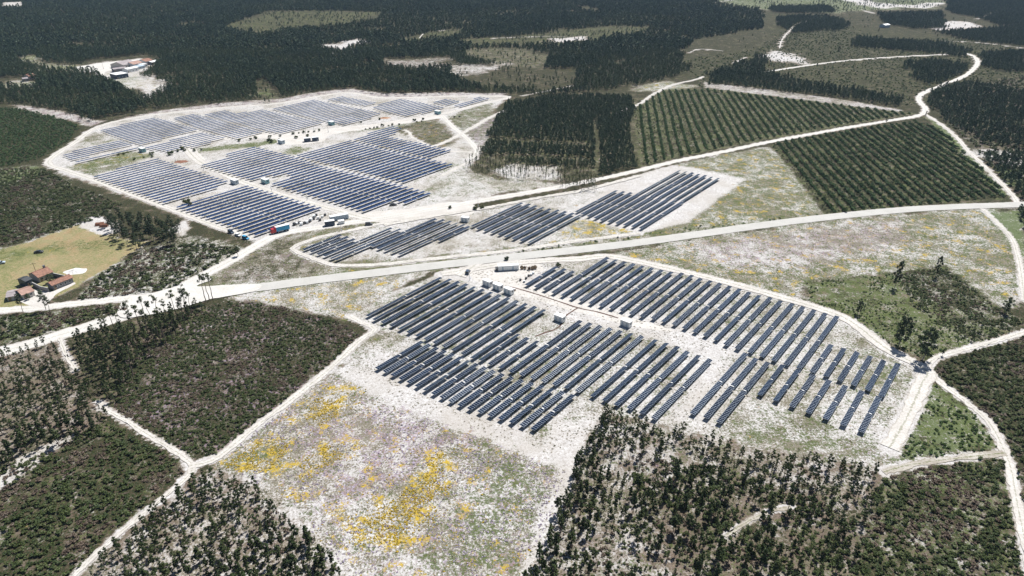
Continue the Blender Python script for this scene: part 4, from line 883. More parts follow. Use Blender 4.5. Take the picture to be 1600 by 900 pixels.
scatter('pine_saplings', keep_off(np.concatenate([fill(W_RIGHT, 3.2, .7, .5, .42, 12, 71), fill(W_LEFT, 2.9, .7, .5, .42, 12, 72), fill(W_WEST, 3.2, .8, .5, .40, 12, 73)]), .8), 'near_pine', .25, .5, 'low young pines under the taller trees of the foreground woods', 'saplings', 4)
EDGE_R = [(900, 730), (925, 680), (945, 645), (962, 650), (945, 690), (925, 735), (900, 800), (868, 880), (850, 925), (815, 925), (845, 860), (880, 790)]
scatter('wood_edge_pines', fill(EDGE_R, 2.3, .9, .5, None, 10, 74), 'near_pine', .45, .8, 'dense dark pines along the edge of the flower field', 'pine wood', 5)
# dense thicket beside the junction and the tall thin pines above it
W_MID = [(112, 538), (118, 530), (200, 512), (270, 492), (305, 478), (318, 486), (268, 520), (215, 560), (205, 605), (190, 632), (165, 632), (130, 592)]
scatter('pine_thicket', keep_off(fill(W_MID, 2.9, .9, .46, .30, 12, 12), 1.0), 'near_pine', .5, 1.0, 'dense dark thicket of young pines below the gravel road junction', 'pine wood', 6)
rs = np.random.default_rng(21)
tall = [(322, 470), (327, 469), (333, 468), (292, 492), (296, 494), (300, 490), (278, 500), (290, 510), (262, 505), (256, 530), (250, 500), (252, 538), (228, 500), (222, 520), (244, 545), (205, 515), (212, 530), (236, 560), (270, 530), (208, 588), (198, 575), (190, 530), (180, 520), (262, 545), (275, 525), (232, 525), (215, 548), (240, 512), (205, 560), (170, 530), (186, 560), (196, 548)]
for i, (x, y) in enumerate(tall):
    X, Y = at(x, y); place_tree('tall', i % 5, X, Y, .72+.3*rs.random(), rs.random()*6.28, 'tall_pine', 'tall bare stemmed pine with a tiny tuft of crown, below the gravel junction', 'pine tree', 'tall thin pines by the junction')
for i, (x, y, s, lab) in enumerate([(36, 487, .72, 'thin pine left of the two by the farm lane, before the small outbuilding'), (72, 484, .80, 'fuller pine right of the two by the farm lane, in front of the farmyard'), (78, 487, .62, 'shorter pine leaning close to the fuller one before the farmyard'), (48, 520, .7, 'dark pine standing by the gravel road at the left edge'), (12, 520, .7, 'outermost dark pine by the gravel road at the left edge')]):
    X, Y = at(x, y); place_tree('euc' if i < 3 else 'pine', i, X, Y, s, i, 'roadside_pine', lab, 'pine tree')
# eucalyptus stand beyond the ochre field
EUC = [(168, 350), (205, 335), (250, 338), (285, 352), (290, 372), (270, 388), (230, 385), (222, 396), (190, 385), (170, 372)]
P = fill(EUC, 4.6, 1, .46, None, 10, 31)[:60]
for i, (x, y) in enumerate(P):
    place_tree('euc', i % 6, x, y, .55+.3*rs.random(), rs.random()*6.28, 'eucalyptus_tree', 'pale stemmed eucalyptus in the grove between the ochre field and the far plant', 'eucalyptus tree', 'eucalyptus grove beyond the ochre field')
# lone trees
for i, (x, y, s, k, sx, lab) in enumerate([
 (1441, 563, 1.32, 'lone', .9, 'tall full eucalyptus by the track corner right of the front plant'),
 (1404, 540, 1.22, 'lone', .9, 'eucalyptus with ragged crown overhanging the plant track, left of the taller one'),
 (1398, 449, 1.2, 'lone', .5, 'narrow dark tree standing alone on the upper edge of the green clearing'),
 (1462, 432, .95, 'lone', .5, 'short dark tree near the top right corner of the green clearing'),
 (1571, 490, .7, 'lone', .95, 'round crowned tree by the sandy patch at the right edge'),
 (1518, 532, .62, 'pine', .9, 'slim dark pine beside the heath track, far right'),
 (1340, 491, .6, 'lone', .8, 'small tree just outside the plant fence on the green slope'),
 (1472, 556, .45, 'pine', 1.3, 'little round tree at the inside of the track bend'),
 (372, 400, .70, 'pine', 1.7, 'dark bushy tree beside the road opposite the red and blue truck'),
 (1184, 116, 1.0, 'euc', 1, 'lone tree where the hillside track begins'),
 (1384, 194, .8, 'pine', 1.1, 'single small pine beside the forest road between the planted fields'),
 (1309, 88, 1.0, 'euc', .8, 'solitary dark tree above the hillside track'),
 (1445, 185, .9, 'pine', .7, 'slim pine at the fork where the forest road bends')]):
    X, Y = at(x, y); place_tree(k, i % 5, X, Y, s, i*1.3, 'lone_tree', lab, 'tree', None, sx)

# ---------------------------------------------------------------- scrub, heath, planted rows
def scrub(name, poly, step, prob, gaps, coll, a, b, seed, label, off=.6, gs=9, cuts=()):
    P = cut(keep_off(fill(poly, step, prob, .5, gaps, gs, seed), off), cuts)
    if coll == 'shrub' and len(P):
        k = (fbm(P, 16, seed+40)+np.random.default_rng(seed).normal(0, .1, len(P))) > (.56 if 'heath' in name else .62)
        scatter(name+'_heather', P[k], 'heather', a, b, 'rusty brown heather growing among the bushes there', 'heather', seed+1); P = P[~k]
    scatter(name, P, coll, a, b, label, 'scrub', seed)
scrub('heath_scrub', [(185, 620), (180, 560), (260, 500), (345, 472), (395, 472), (470, 487), (540, 508), (562, 524), (520, 566), (440, 630), (340, 710), (290, 712), (240, 680), (165, 632)], 1.45, .92, .27, 'shrub', .55, 1.05, 51, 'dark green and rusty heath bushes covering the field left of the front plant')
scrub('left_scrub', [(-150, 780), (60, 712), (165, 660), (250, 703), (280, 722), (285, 740), (195, 812), (105, 900), (60, 940), (-150, 940)], 1.75, .9, .25, 'shrub', .7, 1.35, 52, 'dark green bushes packed together at the bottom left corner')
scrub('island_scrub', [(985, 735), (1050, 715), (1190, 755), (1340, 800), (1330, 900), (1100, 900), (1000, 800)], 1.8, .85, .36, 'shrub', .6, 1.3, 53, 'olive bushes between the pines at the bottom right')
scrub('corner_scrub', [(1372, 748), (1480, 727), (1560, 716), (1578, 745), (1588, 790), (1602, 850), (1610, 920), (1320, 920), (1348, 850)], 1.75, .93, .24, 'shrub', .75, 1.35, 54, 'even dark green bushes in the block at the bottom right corner')
scrub('east_scrub', [(1458, 575), (1500, 556), (1600, 528), (1800, 480), (1800, 950), (1618, 930), (1600, 800), (1578, 720), (1535, 650), (1470, 600)], 1.75, .93, .24, 'shrub', .75, 1.35, 55, 'dark low scrub beyond the curving heath track on the right')
scrub('wood_understorey', W_RIGHT, 1.7, .8, .40, 'shrub', .3, 1.0, 56, 'low bushes and bracken on the floor of the bottom right wood')
scrub('left_understorey', W_LEFT, 1.7, .7, .42, 'shrub', .35, 1.0, 57, 'low bushes on the floor of the bottom left wood')
scrub('west_understorey', W_WEST, 1.9, .75, .36, 'shrub', .4, 1.0, 58, 'low bushes on the floor of the wood at the left edge')
scrub('clearing_scrub', [(1400, 430), (1480, 420), (1560, 482), (1610, 505), (1540, 535), (1500, 530), (1430, 480)], 1.7, .85, .34, 'shrub', .5, 1.1, 59, 'mixed green bushes covering the upper right part of the clearing')
scrub('green_clearing', [(1262, 442), (1400, 427), (1480, 420), (1560, 480), (1600, 500), (1540, 538), (1455, 565), (1392, 540), (1332, 498), (1258, 475)], 1.5, .75, .40, 'green_shrub', .25, .7, 60, 'bright low green heath in the clearing right of the front plant')
scrub('green_wedge', [(1450, 600), (1475, 607), (1528, 650), (1560, 702), (1470, 714), (1412, 718), (1408, 700)], 1.7, .8, .36, 'green_shrub', .4, .85, 61, 'bright green low bushes in the wedge between the two sandy tracks')
scrub('farm_scrub', [(122, 468), (152, 432), (200, 407), (235, 390), (295, 380), (345, 385), (378, 392), (358, 406), (290, 443), (250, 456), (190, 462)], 2.1, .9, .30, 'shrub', .8, 1.6, 62, 'round dark bushes between the farmhouse and the plant road')
scrub('lane_scrub', [(-40, 500), (60, 490), (130, 483), (185, 478), (200, 484), (130, 503), (60, 522), (-40, 540)], 2.2, .9, .28, 'shrub', .9, 1.7, 63, 'dark bushes in the strip between the lane and the gravel road')
scrub('west_plantation', [(-150, 275), (40, 262), (70, 266), (110, 286), (160, 308), (192, 322), (150, 343), (60, 372), (-150, 418)], 2.2, .92, .24, 'shrub', .8, 1.5, 64, 'dark bushes of the young plantation left of the perimeter track')
scrub('upper_west_plantation', [(-150, 167), (30, 170), (85, 182), (125, 198), (106, 222), (58, 250), (0, 262), (-150, 266)], 2.4, .95, .15, 'hedge', .55, .9, 65, 'even green young plantation at the upper left edge')
scrub('hill_heath', [(1100, 140), (1060, 95), (1190, 75), (1230, 40), (1290, 28), (1380, 60), (1520, 60), (1600, 80), (1600, 130), (1480, 140), (1430, 165), (1200, 118)], 4.6, .7, .40, 'green_shrub', .7, 1.5, 66, 'scattered low heath on the open hillside at the upper right')
scrub('slope_scrub', [(1450, 140), (1600, 120), (1700, 200), (1700, 420), (1600, 322), (1570, 290), (1530, 240), (1490, 200)], 4.5, .8, .35, 'shrub', 1.2, 2.4, 67, 'dark scrub on the slope right of the east track')
scrub('roadside_scrub', [(800, 402), (1000, 372), (1200, 347), (1290, 337), (1290, 332), (1190, 343), (1100, 352), (1010, 362), (900, 376), (800, 392)], 2.2, .5, .46, 'green_shrub', .4, .9, 68, 'low green bushes on the verge of the main road', .3)
scrub('meadow_tufts', [(1000, 378), (1200, 355), (1400, 334), (1590, 330), (1600, 470), (1480, 415), (1260, 440), (1250, 475), (1130, 436), (960, 398)], 3.3, .6, .46, 'green_shrub', .15, .4, 69, 'small green tufts on the pale meadow below the main road', .5)
def planted_rows(name, poly, heading, gap, step, coll, a, b, seed, label, miss=.08):
    g = ats(poly); h = math.radians(heading); R_ = np.array([[math.cos(h), -math.sin(h)], [math.sin(h), math.cos(h)]])   # along = local y
    q = g@R_.T; lo, hi = q.min(0), q.max(0); rs_ = np.random.default_rng(seed)
    X, Y = np.meshgrid(np.arange(lo[0], hi[0], gap), np.arange(lo[1], hi[1], step)); P = np.stack([X.ravel(), Y.ravel()], 1)
    P[:, 0] += rs_.normal(0, .18, len(P))+2.0*(fbm(P/np.array([1, 3]), 60, seed)-.5)*2; P[:, 1] += rs_.normal(0, .3, len(P))
    P = P[rs_.random(len(P)) > miss]; P = P@R_; P = P[pip(P, g)]; P = P[fbm(P, 25, seed+4) > .17]
    scatter(name, keep_off(P, .8), coll, a, b, label, 'plantation', seed, .15)
planted_rows('planted_saplings', [(1204, 225), (1300, 208), (1430, 190), (1468, 200), (1510, 242), (1576, 308), (1450, 319), (1290, 335)], 6.3, 6.6, 1.15, 'hedge', .75, 1.15, 81, 'long hedge like rows of planted saplings in the right hand field')
planted_rows('planted_saplings', [(988, 165), (1030, 142), (1110, 140), (1425, 178), (1320, 194), (1200, 216), (1130, 230), (1012, 256), (1004, 258)], 7.2, 6.8, 1.2, 'hedge', .72, 1.1, 82, 'curving rows of planted saplings in the field behind the middle wood')
scrub('row_weeds', [(1204, 225), (1300, 208), (1430, 190), (1468, 200), (1510, 242), (1576, 308), (1450, 319), (1290, 335)], 2.2, .7, .36, 'shrub', .5, 1.0, 83, 'low brown heath between the planted rows of the right hand field')
scrub('row_heath', [(988, 165), (1030, 142), (1110, 140), (1425, 178), (1320, 194), (1200, 216), (1130, 230), (1012, 256), (1004, 258)], 2.0, .7, .36, 'shrub', .45, .9, 84, 'low heath between the planted rows behind the middle wood')
# dry grass on the sandy ground
FIELD = [(345, 716), (400, 670), (470, 618), (522, 582), (600, 627), (700, 670), (780, 697), (850, 724), (885, 737), (860, 840), (830, 930), (565, 930), (500, 850), (400, 765)]
scatter('dry_grass', keep_off(np.concatenate([fill(FIELD, 1.1, .5, .5, .42, 6, 91), fill([(590, 470), (690, 430), (945, 402), (1285, 484), (1445, 585), (1400, 700), (1080, 678), (945, 645), (880, 720), (650, 640), (540, 580)], 1.3, .6, .5, .42, 6, 92)]), .3), 'tuft', .5, 1.3, 'dry grass tufts dotted over the white sand and flower field', 'dry grass', 9)

YEL = [(355, 722), (400, 694), (450, 690), (440, 720), (395, 745)], [(470, 640), (520, 612), (555, 610), (530, 640), (505, 665)], [(455, 735), (500, 700), (545, 695), (540, 712), (500, 735), (480, 765)], [(562, 845), (572, 812), (620, 780), (662, 745), (670, 712), (695, 710), (692, 765), (645, 805), (620, 850), (585, 855)], [(540, 810), (640, 765), (700, 755), (700, 800), (620, 865), (550, 860)]
scatter('yellow_flowers', np.concatenate([fill(y, .6 if i < 4 else .9, .75, .5, .42, 5, 190+i, ragged=4.5) for i, y in enumerate(YEL)]+[fill(FIELD, 1.8, .5, .5, .58, 9, 196)]), 'yellow_flower', .35, 1.0, 'bright yellow flower cushions in drifts across the front field', 'flowers', 20)
scatter('lilac_flowers', fill(FIELD, 1.3, .6, .5, .52, 11, 197), 'lilac_flower', .5, 1.2, 'pale lilac flower cushions in the front field', 'flowers', 21)
# ---------------------------------------------------------------- the middle wood and the forests behind
MIDW = [(755, 232), (772, 195), (790, 163), (870, 151), (985, 151), (992, 172), (982, 200), (993, 262), (930, 279), (928, 262), (870, 262), (800, 255), (752, 240)]
lane = [(925, 190), (930, 220), (928, 262), (934, 280), (938, 262), (937, 220), (930, 190)]
def thin_near(P): return P[(pix(P[:, 0], P[:, 1])[1] < 208) | (np.random.default_rng(8).random(len(P)) < .82)]
scatter('middle_wood', thin_near(cut(fill(MIDW, 2.4, .97, .46, .10, 16, 101, ragged=3), [lane, [(750, 214), (800, 217), (860, 221), (925, 226), (925, 231), (860, 227), (800, 224), (750, 222)], [(750, 243), (860, 244), (925, 250), (925, 256), (860, 251), (750, 250)]])), 'wood', .45, .75, 'dense dark pine wood standing in the middle of the picture', 'pine wood', 11)
scatter('wood_fringe', cut(np.concatenate([fill([(748, 242), (800, 256), (870, 264), (928, 264), (928, 277), (870, 286), (800, 284), (740, 274), (725, 262)], 3.2, .9, .5, .36, 18, 102), fill([(870, 286), (930, 282), (932, 300), (915, 300), (872, 296)], 2.6, .9, .4, None, 10, 103)]), [lane]), 'thin_pine', .5, .85, 'thin pines with bare stems along the front of the middle wood', 'pine wood', 12)
F = []   # forest polygons
clear = [[tuple(p) for p in z[0]] for z in ZONES[2:18]]+[[(105, 104), (150, 93), (225, 86), (255, 93), (240, 108), (220, 120), (268, 132), (236, 154), (212, 148), (180, 132), (160, 121), (148, 112), (108, 111)],
         [(1060, 125), (1190, 70), (1190, 90), (1110, 118)], [(-5, 123), (36, 120), (62, 128), (58, 140), (0, 138)],
         [(820, 130), (880, 122), (900, 140), (850, 148)]]
FOREST = [(-60, 120), (-60, 158), (30, 163), (85, 175), (135, 194), (170, 186), (240, 172), (350, 163), (430, 158), (500, 144), (545, 140), (580, 146), (610, 149), (700, 146), (780, 148), (800, 150), (880, 146), (1000, 146), (985, 138), (1050, 125), (1105, 118), (1100, 110), (1050, 100), (1080, 60), (1190, 45), (1200, 15), (1110, 0), (1100, -40), (-300, -40)]
near_part = [(-100, 80), (-100, 158), (30, 163), (85, 175), (135, 194), (170, 186), (240, 172), (350, 163), (430, 158), (500, 144), (545, 140), (580, 146), (610, 149), (700, 146), (800, 150), (900, 146), (960, 140), (1000, 132), (1050, 120), (1085, 108), (1060, 96), (1060, 80)]
P = fill(near_part, 3.6, .95, .48, .21, 45, 111)
edge = segd(P, ats([(85, 175), (135, 194), (170, 186), (240, 172), (350, 163), (430, 158), (500, 144), (545, 140), (580, 146), (610, 149), (700, 146), (800, 150)]), False)
P = P[(edge > 12) | (np.random.default_rng(4).random(len(P)) < edge/16)]
def stands(P, s, seed, th=.58): return (fbm(P, s, seed)+.04*np.random.default_rng(seed).normal(size=len(P))) > th
P = cut(keep_off(P, 3), clear); k = stands(P, 70, 210, .50)
scatter('forest', P[~k], 'wood', .75, 1.2, 'dark pine forest stretching behind the far plant', 'forest', 13)
scatter('forest_edge_pines', keep_off(fill([(20, 163), (90, 174), (150, 190), (180, 184), (250, 172), (350, 161), (430, 156), (500, 144), (545, 139), (600, 147), (700, 145), (790, 147), (790, 150), (600, 151), (545, 144), (430, 160), (350, 165), (250, 176), (140, 197), (90, 182), (20, 168)], 4.5, .8, .5, .35, 20, 230, ragged=2), 3), 'thin_pine', .5, .8, 'bare stemmed pines along the forest edge behind the far plant', 'pines', 24)
scatter('young_forest', P[k], 'light_wood', .6, 1.0, 'lighter green stands of younger pines within the forest', 'forest', 22)
P = fill([(-350, -38), (-350, 80), (1000, 80), (1060, 80), (1085, 62), (1190, 45), (1190, 15), (1110, 0), (1100, -38)], 5.4, .95, .48, .25, 80, 112)
P = cut(P, clear); k = stands(P, 120, 220, .50)
scatter('distant_forest', P[~k], 'far_wood', .7, 1.2, 'distant pine forest up to the top edge of the picture', 'forest', 14)
scatter('distant_young_forest', P[k], 'far_light', .5, 1.0, 'lighter green stands in the distant forest', 'forest', 23)
strips = [
 [(1100, 118), (1200, 113), (1245, 130), (1330, 140), (1415, 158), (1408, 170), (1300, 153), (1200, 143), (1110, 134)],
 [(1332, 60), (1400, 64), (1480, 68), (1512, 80), (1500, 90), (1440, 84), (1332, 74)],
 [(1420, 98), (1470, 96), (1510, 100), (1500, 118), (1455, 134), (1420, 120)],
 [(1205, 12), (1290, 10), (1305, 20), (1240, 22), (1205, 20)], [(1208, 28), (1290, 26), (1325, 34), (1320, 48), (1235, 52), (1215, 44)],
 [(1370, 22), (1470, 20), (1475, 44), (1420, 46), (1380, 36)], [(1465, 52), (1620, 40), (1700, 60), (1700, 78), (1600, 75), (1500, 62)],
 [(1480, -20), (1700, -30), (1700, 45), (1560, 40), (1530, 30), (1480, 20)], [(1525, 84), (1620, 80), (1620, 115), (1560, 112), (1535, 105)],
 [(1446, 145), (1500, 130), (1620, 150), (1700, 230), (1620, 235), (1540, 228), (1500, 205), (1460, 175)], [(1530, 245), (1620, 240), (1640, 300), (1600, 318), (1585, 305), (1560, 275)],
 [(1130, 108), (1190, 88), (1205, 95), (1180, 118), (1110, 125)], [(1588, 322), (1640, 322), (1660, 430), (1604, 420), (1596, 360)]]
P = np.concatenate([fill(s, 3.8, .95, .46, .12, 30, 120+i) for i, s in enumerate(strips)])
scatter('tree_belts', keep_off(P, 2), 'wood', .6, 1.0, 'belts of dark pines across the open hills on the right', 'pine belt', 15)
P = fill([(1060, 120), (1190, 10), (1480, 0), (1600, 60), (1600, 130), (1430, 165), (1110, 118)], 22, .5, .5, .45, 60, 140)
scatter('scattered_hill_trees', keep_off(P, 2), 'wood', .3, .7, 'small trees dotted over the open hillside', 'trees', 16)
P = np.concatenate([fill(c, 8, .6, .5, .42, 40, 160+i) for i, c in enumerate(clear[:8])])
scatter('meadow_trees', P, 'wood', .4, .8, 'scattered young trees in the forest meadows', 'trees', 17)
# round bushes on the sandy ground of the far plant
bush_me = [newmesh('bush', *(lambda o: ([tuple(v.co) for v in o.data.vertices], [tuple(p.vertices) for p in o.data.polygons]))(bush_obj(300+i, 3.2, 3.0, 6, 45, .3, M['pine'])), [M['pine']]) for i in range(4)]
bushes = [(458.5, 209.5, 1), (467, 208.6, .6), (474.5, 207.6, .9), (482, 206.8, .7), (491, 206, .7), (499, 204.5, .9), (463, 216, 1), (480, 213.5, 1.1), (437.5, 213.3, .7), (437, 218.5, .7), (422, 214.5, .9), (423, 222.5, 1.3), (184.5, 242.5, .8), (194, 241.2, .7), (237.5, 241.5, 1.1), (237, 246, .8), (209, 250, .8), (225, 246.5, .5), (267, 242, 1.5), (284, 234, 1.3), (277, 237, 1), (289, 236, .9), (374, 220.5, 1), (391.5, 219, .9), (399, 217, 1.1), (420, 220, 1.2), (304, 236, .9), (315, 235, .7), (564, 192, .7), (593, 187, .9), (597.5, 197, 1), (585, 200.5, .7), (590, 199.5, .7), (571, 202.5, .6), (578, 201.5, .6), (614, 196, .9), (624.5, 195, .7), (607, 197, .6), (647.5, 189, 1), (662, 187, .9), (659.5, 190, .6), (651, 191, .6), (292, 318, 1.5), (298, 320.5, 1.1), (743, 327, 1.1), (753, 326, .9), (703, 325.5, .8), (710, 183.5, .7), (718, 182.8, .7), (778, 180, .9), (872.5, 416, .9), (791, 406, 1.0)]
BUSHROWS = [('from left in the row behind the navy containers', 0, 6), ('of two in front of the bush row by the navy containers', 6, 8), ('beside the white cabin left of the navy containers', 8, 12),
 ('from left on the ochre strip by the teal cabin', 12, 18), ('of the clump at the inner track junction', 18, 22), ('from left along the verge beyond the junction', 22, 28),
 ('from left beside the upper lane near the blue cabin', 28, 38), ('right of the upper lane by the blue cabin', 38, 42), ('beside the perimeter track above the eucalyptus grove', 42, 44),
 ('on the sand between the two plants', 44, 47), ('from left below the last block at the far right', 47, 50), ('on the verge of the main road by the site office', 50, 52)]
for i, (x, y, s) in enumerate(bushes):
    o = link('round_bush', bush_me[i % 4], None, (*at(x, y), 0), i*1.7); o.scale = (s*.8, s*.8, s*.8)
    for nm_, a_, b_ in BUSHROWS:
        if a_ <= i < b_: tag(o, f'dark round bush, {ordinal(i-a_)} {nm_}', 'bush', 'round bushes on the sand')

# ---------------------------------------------------------------- cabins, containers, buildings
def cabin(px, py, L, W, H, rz, wall, roof, name, label, cat, group=None, door=True, feet=.15):
    t = empty(name, (*at(px, py), 0), rz); tag(t, label, cat, group)
    mb = MB().box(-L/2, L/2, -W/2, W/2, feet, H)
    n = max(1, int(L/.9))
    for i in range(n+1):
        x = -L/2+i*L/n; mb.box(x-.03, x+.03, -W/2-.035, -W/2-.001, feet+.1, H-.1); mb.box(x-.03, x+.03, W/2+.001, W/2+.035, feet+.1, H-.1)
    mb.build('body', wall, t)
    MB().box(-L/2-.1, L/2+.1, -W/2-.1, W/2+.1, H+.002, H+.14).build('roof', roof, t)
    MB().box(-L/2+.2, L/2-.2, -W/2+.2, W/2-.2, 0, feet-.002).build('plinth', M['conc'], t)
    if door:
        for k in (-.28, .22):
            d = MB().box(L*k-.45, L*k+.45, -W/2-.07, -W/2-.037, feet+.1, 2.2).build('door', M['pale'], t)
            MB().box(L*k+.3, L*k+.36, -W/2-.12, -W/2-.072, 1.1, 1.3).build('handle', M['dgrey'], d)
        for k in (-1, 1): MB().box(k*(L/2+.001) if k > 0 else -L/2-.05, k*(L/2+.001)+.049 if k > 0 else -L/2-.001, -.5, .5, 1.5, 2.2).build('vent', M['dgrey'], t)
    return t
EW = -ROW                                # cabins stand across the rows
for px, py, lab in [(762, 446, 'leftmost of the three white cabins at the end of the tracker rows'), (778, 452, 'middle one of the three white cabins at the end of the tracker rows'), (795, 458.5, 'rightmost of the three white cabins, brown litter at its corner'),
                    (874.5, 501, 'lone white inverter cabin where two thin trenches meet'), (978, 509, 'white inverter cabin on the lane beside the upper tracker tier')]:
    cabin(px, py, 4.6, 2.5, 2.9, EW, M['pale'] if 0 else M['white'], M['roofw'], 'inverter_cabin', lab, 'cabin', 'white cabins of the front plant')
cabin(727, 346, 4.6, 2.8, 2.9, EW+.35, M['white'], M['roofw'], 'inverter_cabin', 'white cabin by the gate between the five row and nine row blocks', 'cabin')
for px, py, m, lab in [(223, 237, 'teal', 'pale teal cabin on the ochre strip by the round bushes'), (367, 287, 'pale', 'blue grey cabin left of the inner lane, between two blocks'), (415, 286, 'teal', 'green tinted cabin right of the inner lane by the bare patch'),
                       (440, 224, 'pale', 'pale blue cabin left of the two navy containers'), (518, 195, 'teal', 'pale green cabin with masts before it on the upper lane'), (684, 178, 'teal', 'bright blue green cabin where the diagonal track starts')]:
    cabin(px, py, 5.5, 3, 3, EW, M[m], M['roofw'], 'transformer_cabin', lab, 'cabin', 'cabins of the far plant')
def heading(pa, pb):
    A = Vector((*at(*pa), 0)); B = Vector((*at(*pb), 0)); d = B-A; return (A+B)/2, d.length, math.atan2(d.y, d.x)
def along(pa, pb, W, H, wall, roof, name, label, cat, **k):
    c, L, rz = heading(pa, pb); t = cabin(800, 400, L, W, H, rz, wall, roof, name, label, cat, **k); t.location = c; return t
along((778, 422), (810, 420), 2.6, 2.7, M['white'], M['roofw'], 'site_office', 'long white site office container beside the cable drums', 'site office')
along((774.5, 423), (777, 422.8), 2.2, 1.6, M['dgrey'], M['dgrey'], 'generator', 'small dark generator at the left end of the white site office', 'generator', door=False)
along((508, 353), (523, 351), 2.6, 3.0, M['navy'], M['roofw'], 'shipping_container', 'dark blue container with white top beside the plant road', 'container', door=False)
along((516, 345), (544, 340), 3.0, 2.8, M['pale'], M['white'], 'site_hut', 'long pale blue hut behind the dark blue container', 'hut')
along((529, 350), (538, 348.5), 2.2, 2.0, M['white'], M['roofw'], 'caravan', 'low white caravan in front of the long pale hut', 'caravan', feet=.4, door=False)
along((475.5, 221.5), (485.5, 220.5), 3.0, 3.0, M['navy'], M['white'], 'shipping_container', 'left one of the two navy containers below the bush row', 'container', door=False)
along((488, 220.3), (498, 219.3), 3.0, 3.0, M['navy'], M['white'], 'shipping_container', 'right one of the two navy containers below the bush row', 'container', door=False)

def house(pa, pb, W, H, wall, roof, name, label, cat='building', rise=1.5, flat=False, windows=3, chimney=False):
    c, L, rz = heading(pa, pb); t = empty(name, c, rz); tag(t, label, cat)
    w = MB().box(-L/2, L/2, -W/2, W/2, 0, H)
    if not flat:
        for s in (-1, 1):
            x = s*L/2; w.poly([(x, -W/2, H), (x, W/2, H), (x, 0, H+rise)][::s])
    w.build('wall', M[wall], t)
    if flat: r = MB().box(-L/2-.3, L/2+.3, -W/2-.3, W/2+.3, H+.003, H+.3).build('roof', M[roof], t)
    else:
        rb = MB(); e = .35; k = rise*(W/2+e)/(W/2)
        for s in (-1, 1):
            rb.poly([(-L/2-e, s*(W/2+e), H+rise-k), (L/2+e, s*(W/2+e), H+rise-k), (L/2+e, 0, H+rise+.01), (-L/2-e, 0, H+rise+.01)])
            rb.poly([(-L/2-e, s*(W/2+e), H+rise-k+.16), (L/2+e, s*(W/2+e), H+rise-k+.16), (L/2+e, 0, H+rise+.17), (-L/2-e, 0, H+rise+.17)])
            rb.poly([(-L/2-e, s*(W/2+e), H+rise-k), (L/2+e, s*(W/2+e), H+rise-k), (L/2+e, s*(W/2+e), H+rise-k+.16), (-L/2-e, s*(W/2+e), H+rise-k+.16)])
        rb.box(-L/2-e, L/2+e, -.15, .15, H+rise+.12, H+rise+.28)
        r = rb.build('roof', M[roof], t)
    if chimney: MB().box(L*.3, L*.3+.9, -.2, .6, H+rise*.5, H+rise+1.5).build('chimney', M['greywall'], r)
    for i in range(windows):
        x = -L/2+L*(i+.7)/(windows+.4)
        f = MB().box(x-.6, x+.6, -W/2-.06, -W/2-.003, 1.0, 2.1).build('window', M['white'], t)
        MB().box(x-.48, x+.48, -W/2-.09, -W/2-.062, 1.12, 1.98).build('pane', M['glass'], f)
    MB().box(-L/2+.5, -L/2+1.5, -W/2-.06, -W/2-.003, 0, 2.1).build('door', M['wood'], t)
    return t
house((55, 438.5), (77, 429.5), 8.5, 2.8, 'stucco', 'terra', 'farmhouse', 'terracotta roofed farmhouse at the back of the walled courtyard', 'farmhouse', 1.6, chimney=True)
house((80, 452), (111, 439.5), 5.0, 2.8, 'greywall', 'terra', 'farm_wing', 'long low terracotta wing closing the courtyard towards the lane', 'farm building', 1.0, windows=4)
house((37, 447), (46, 443), 6.0, 3.2, 'navy', 'dgrey', 'farm_shed', 'dark blue shed against the left end of the farmhouse', 'shed', .8, windows=1)
house((32, 465), (50, 458.5), 7.5, 2.6, 'stucco', 'terra2', 'farm_outbuilding', 'faded terracotta outbuilding between the farmyard and the lane', 'farm building', 1.2, windows=2)
house((14, 466), (30, 463), 7.0, 2.2, 'conc', 'greyroof', 'farm_barn', 'low grey roofed barn left of the faded outbuilding', 'barn', .5, windows=0)
def wall_run(pts, h, m, label):
    for (a, b), lb in zip(zip(pts[:-1], pts[1:]), label):
        c, L, rz = heading(a, b); t = empty('courtyard_wall', c, rz); tag(t, lb, 'wall')
        MB().box(-L/2+.12, L/2-.12, -.12, .12, 0, h).build('wall_body', m, t); MB().box(-L/2+.1, L/2-.1, -.18, .18, h+.002, h+.12).build('coping', M['conc'], t)
wall_run([(52, 447), (66, 454), (77, 456)], 2.2, M['greywall'], ['grey courtyard wall at the left front of the farm', 'grey courtyard wall running to the end of the long wing'])
wall_run([(82, 432), (104, 437)], 2.2, M['greywall'], ['grey wall closing the back right side of the farm courtyard'])
for i, (px, py, s, lab) in enumerate([(80, 442, .9, 'dark tree inside the farm courtyard'), (45, 468, .5, 'small dark tree in front of the faded outbuilding')]):
    X, Y = at(px, py); place_tree('lone', i, X, Y, .36*s+.1, i, 'courtyard_tree', lab, 'tree', None, 1.3)
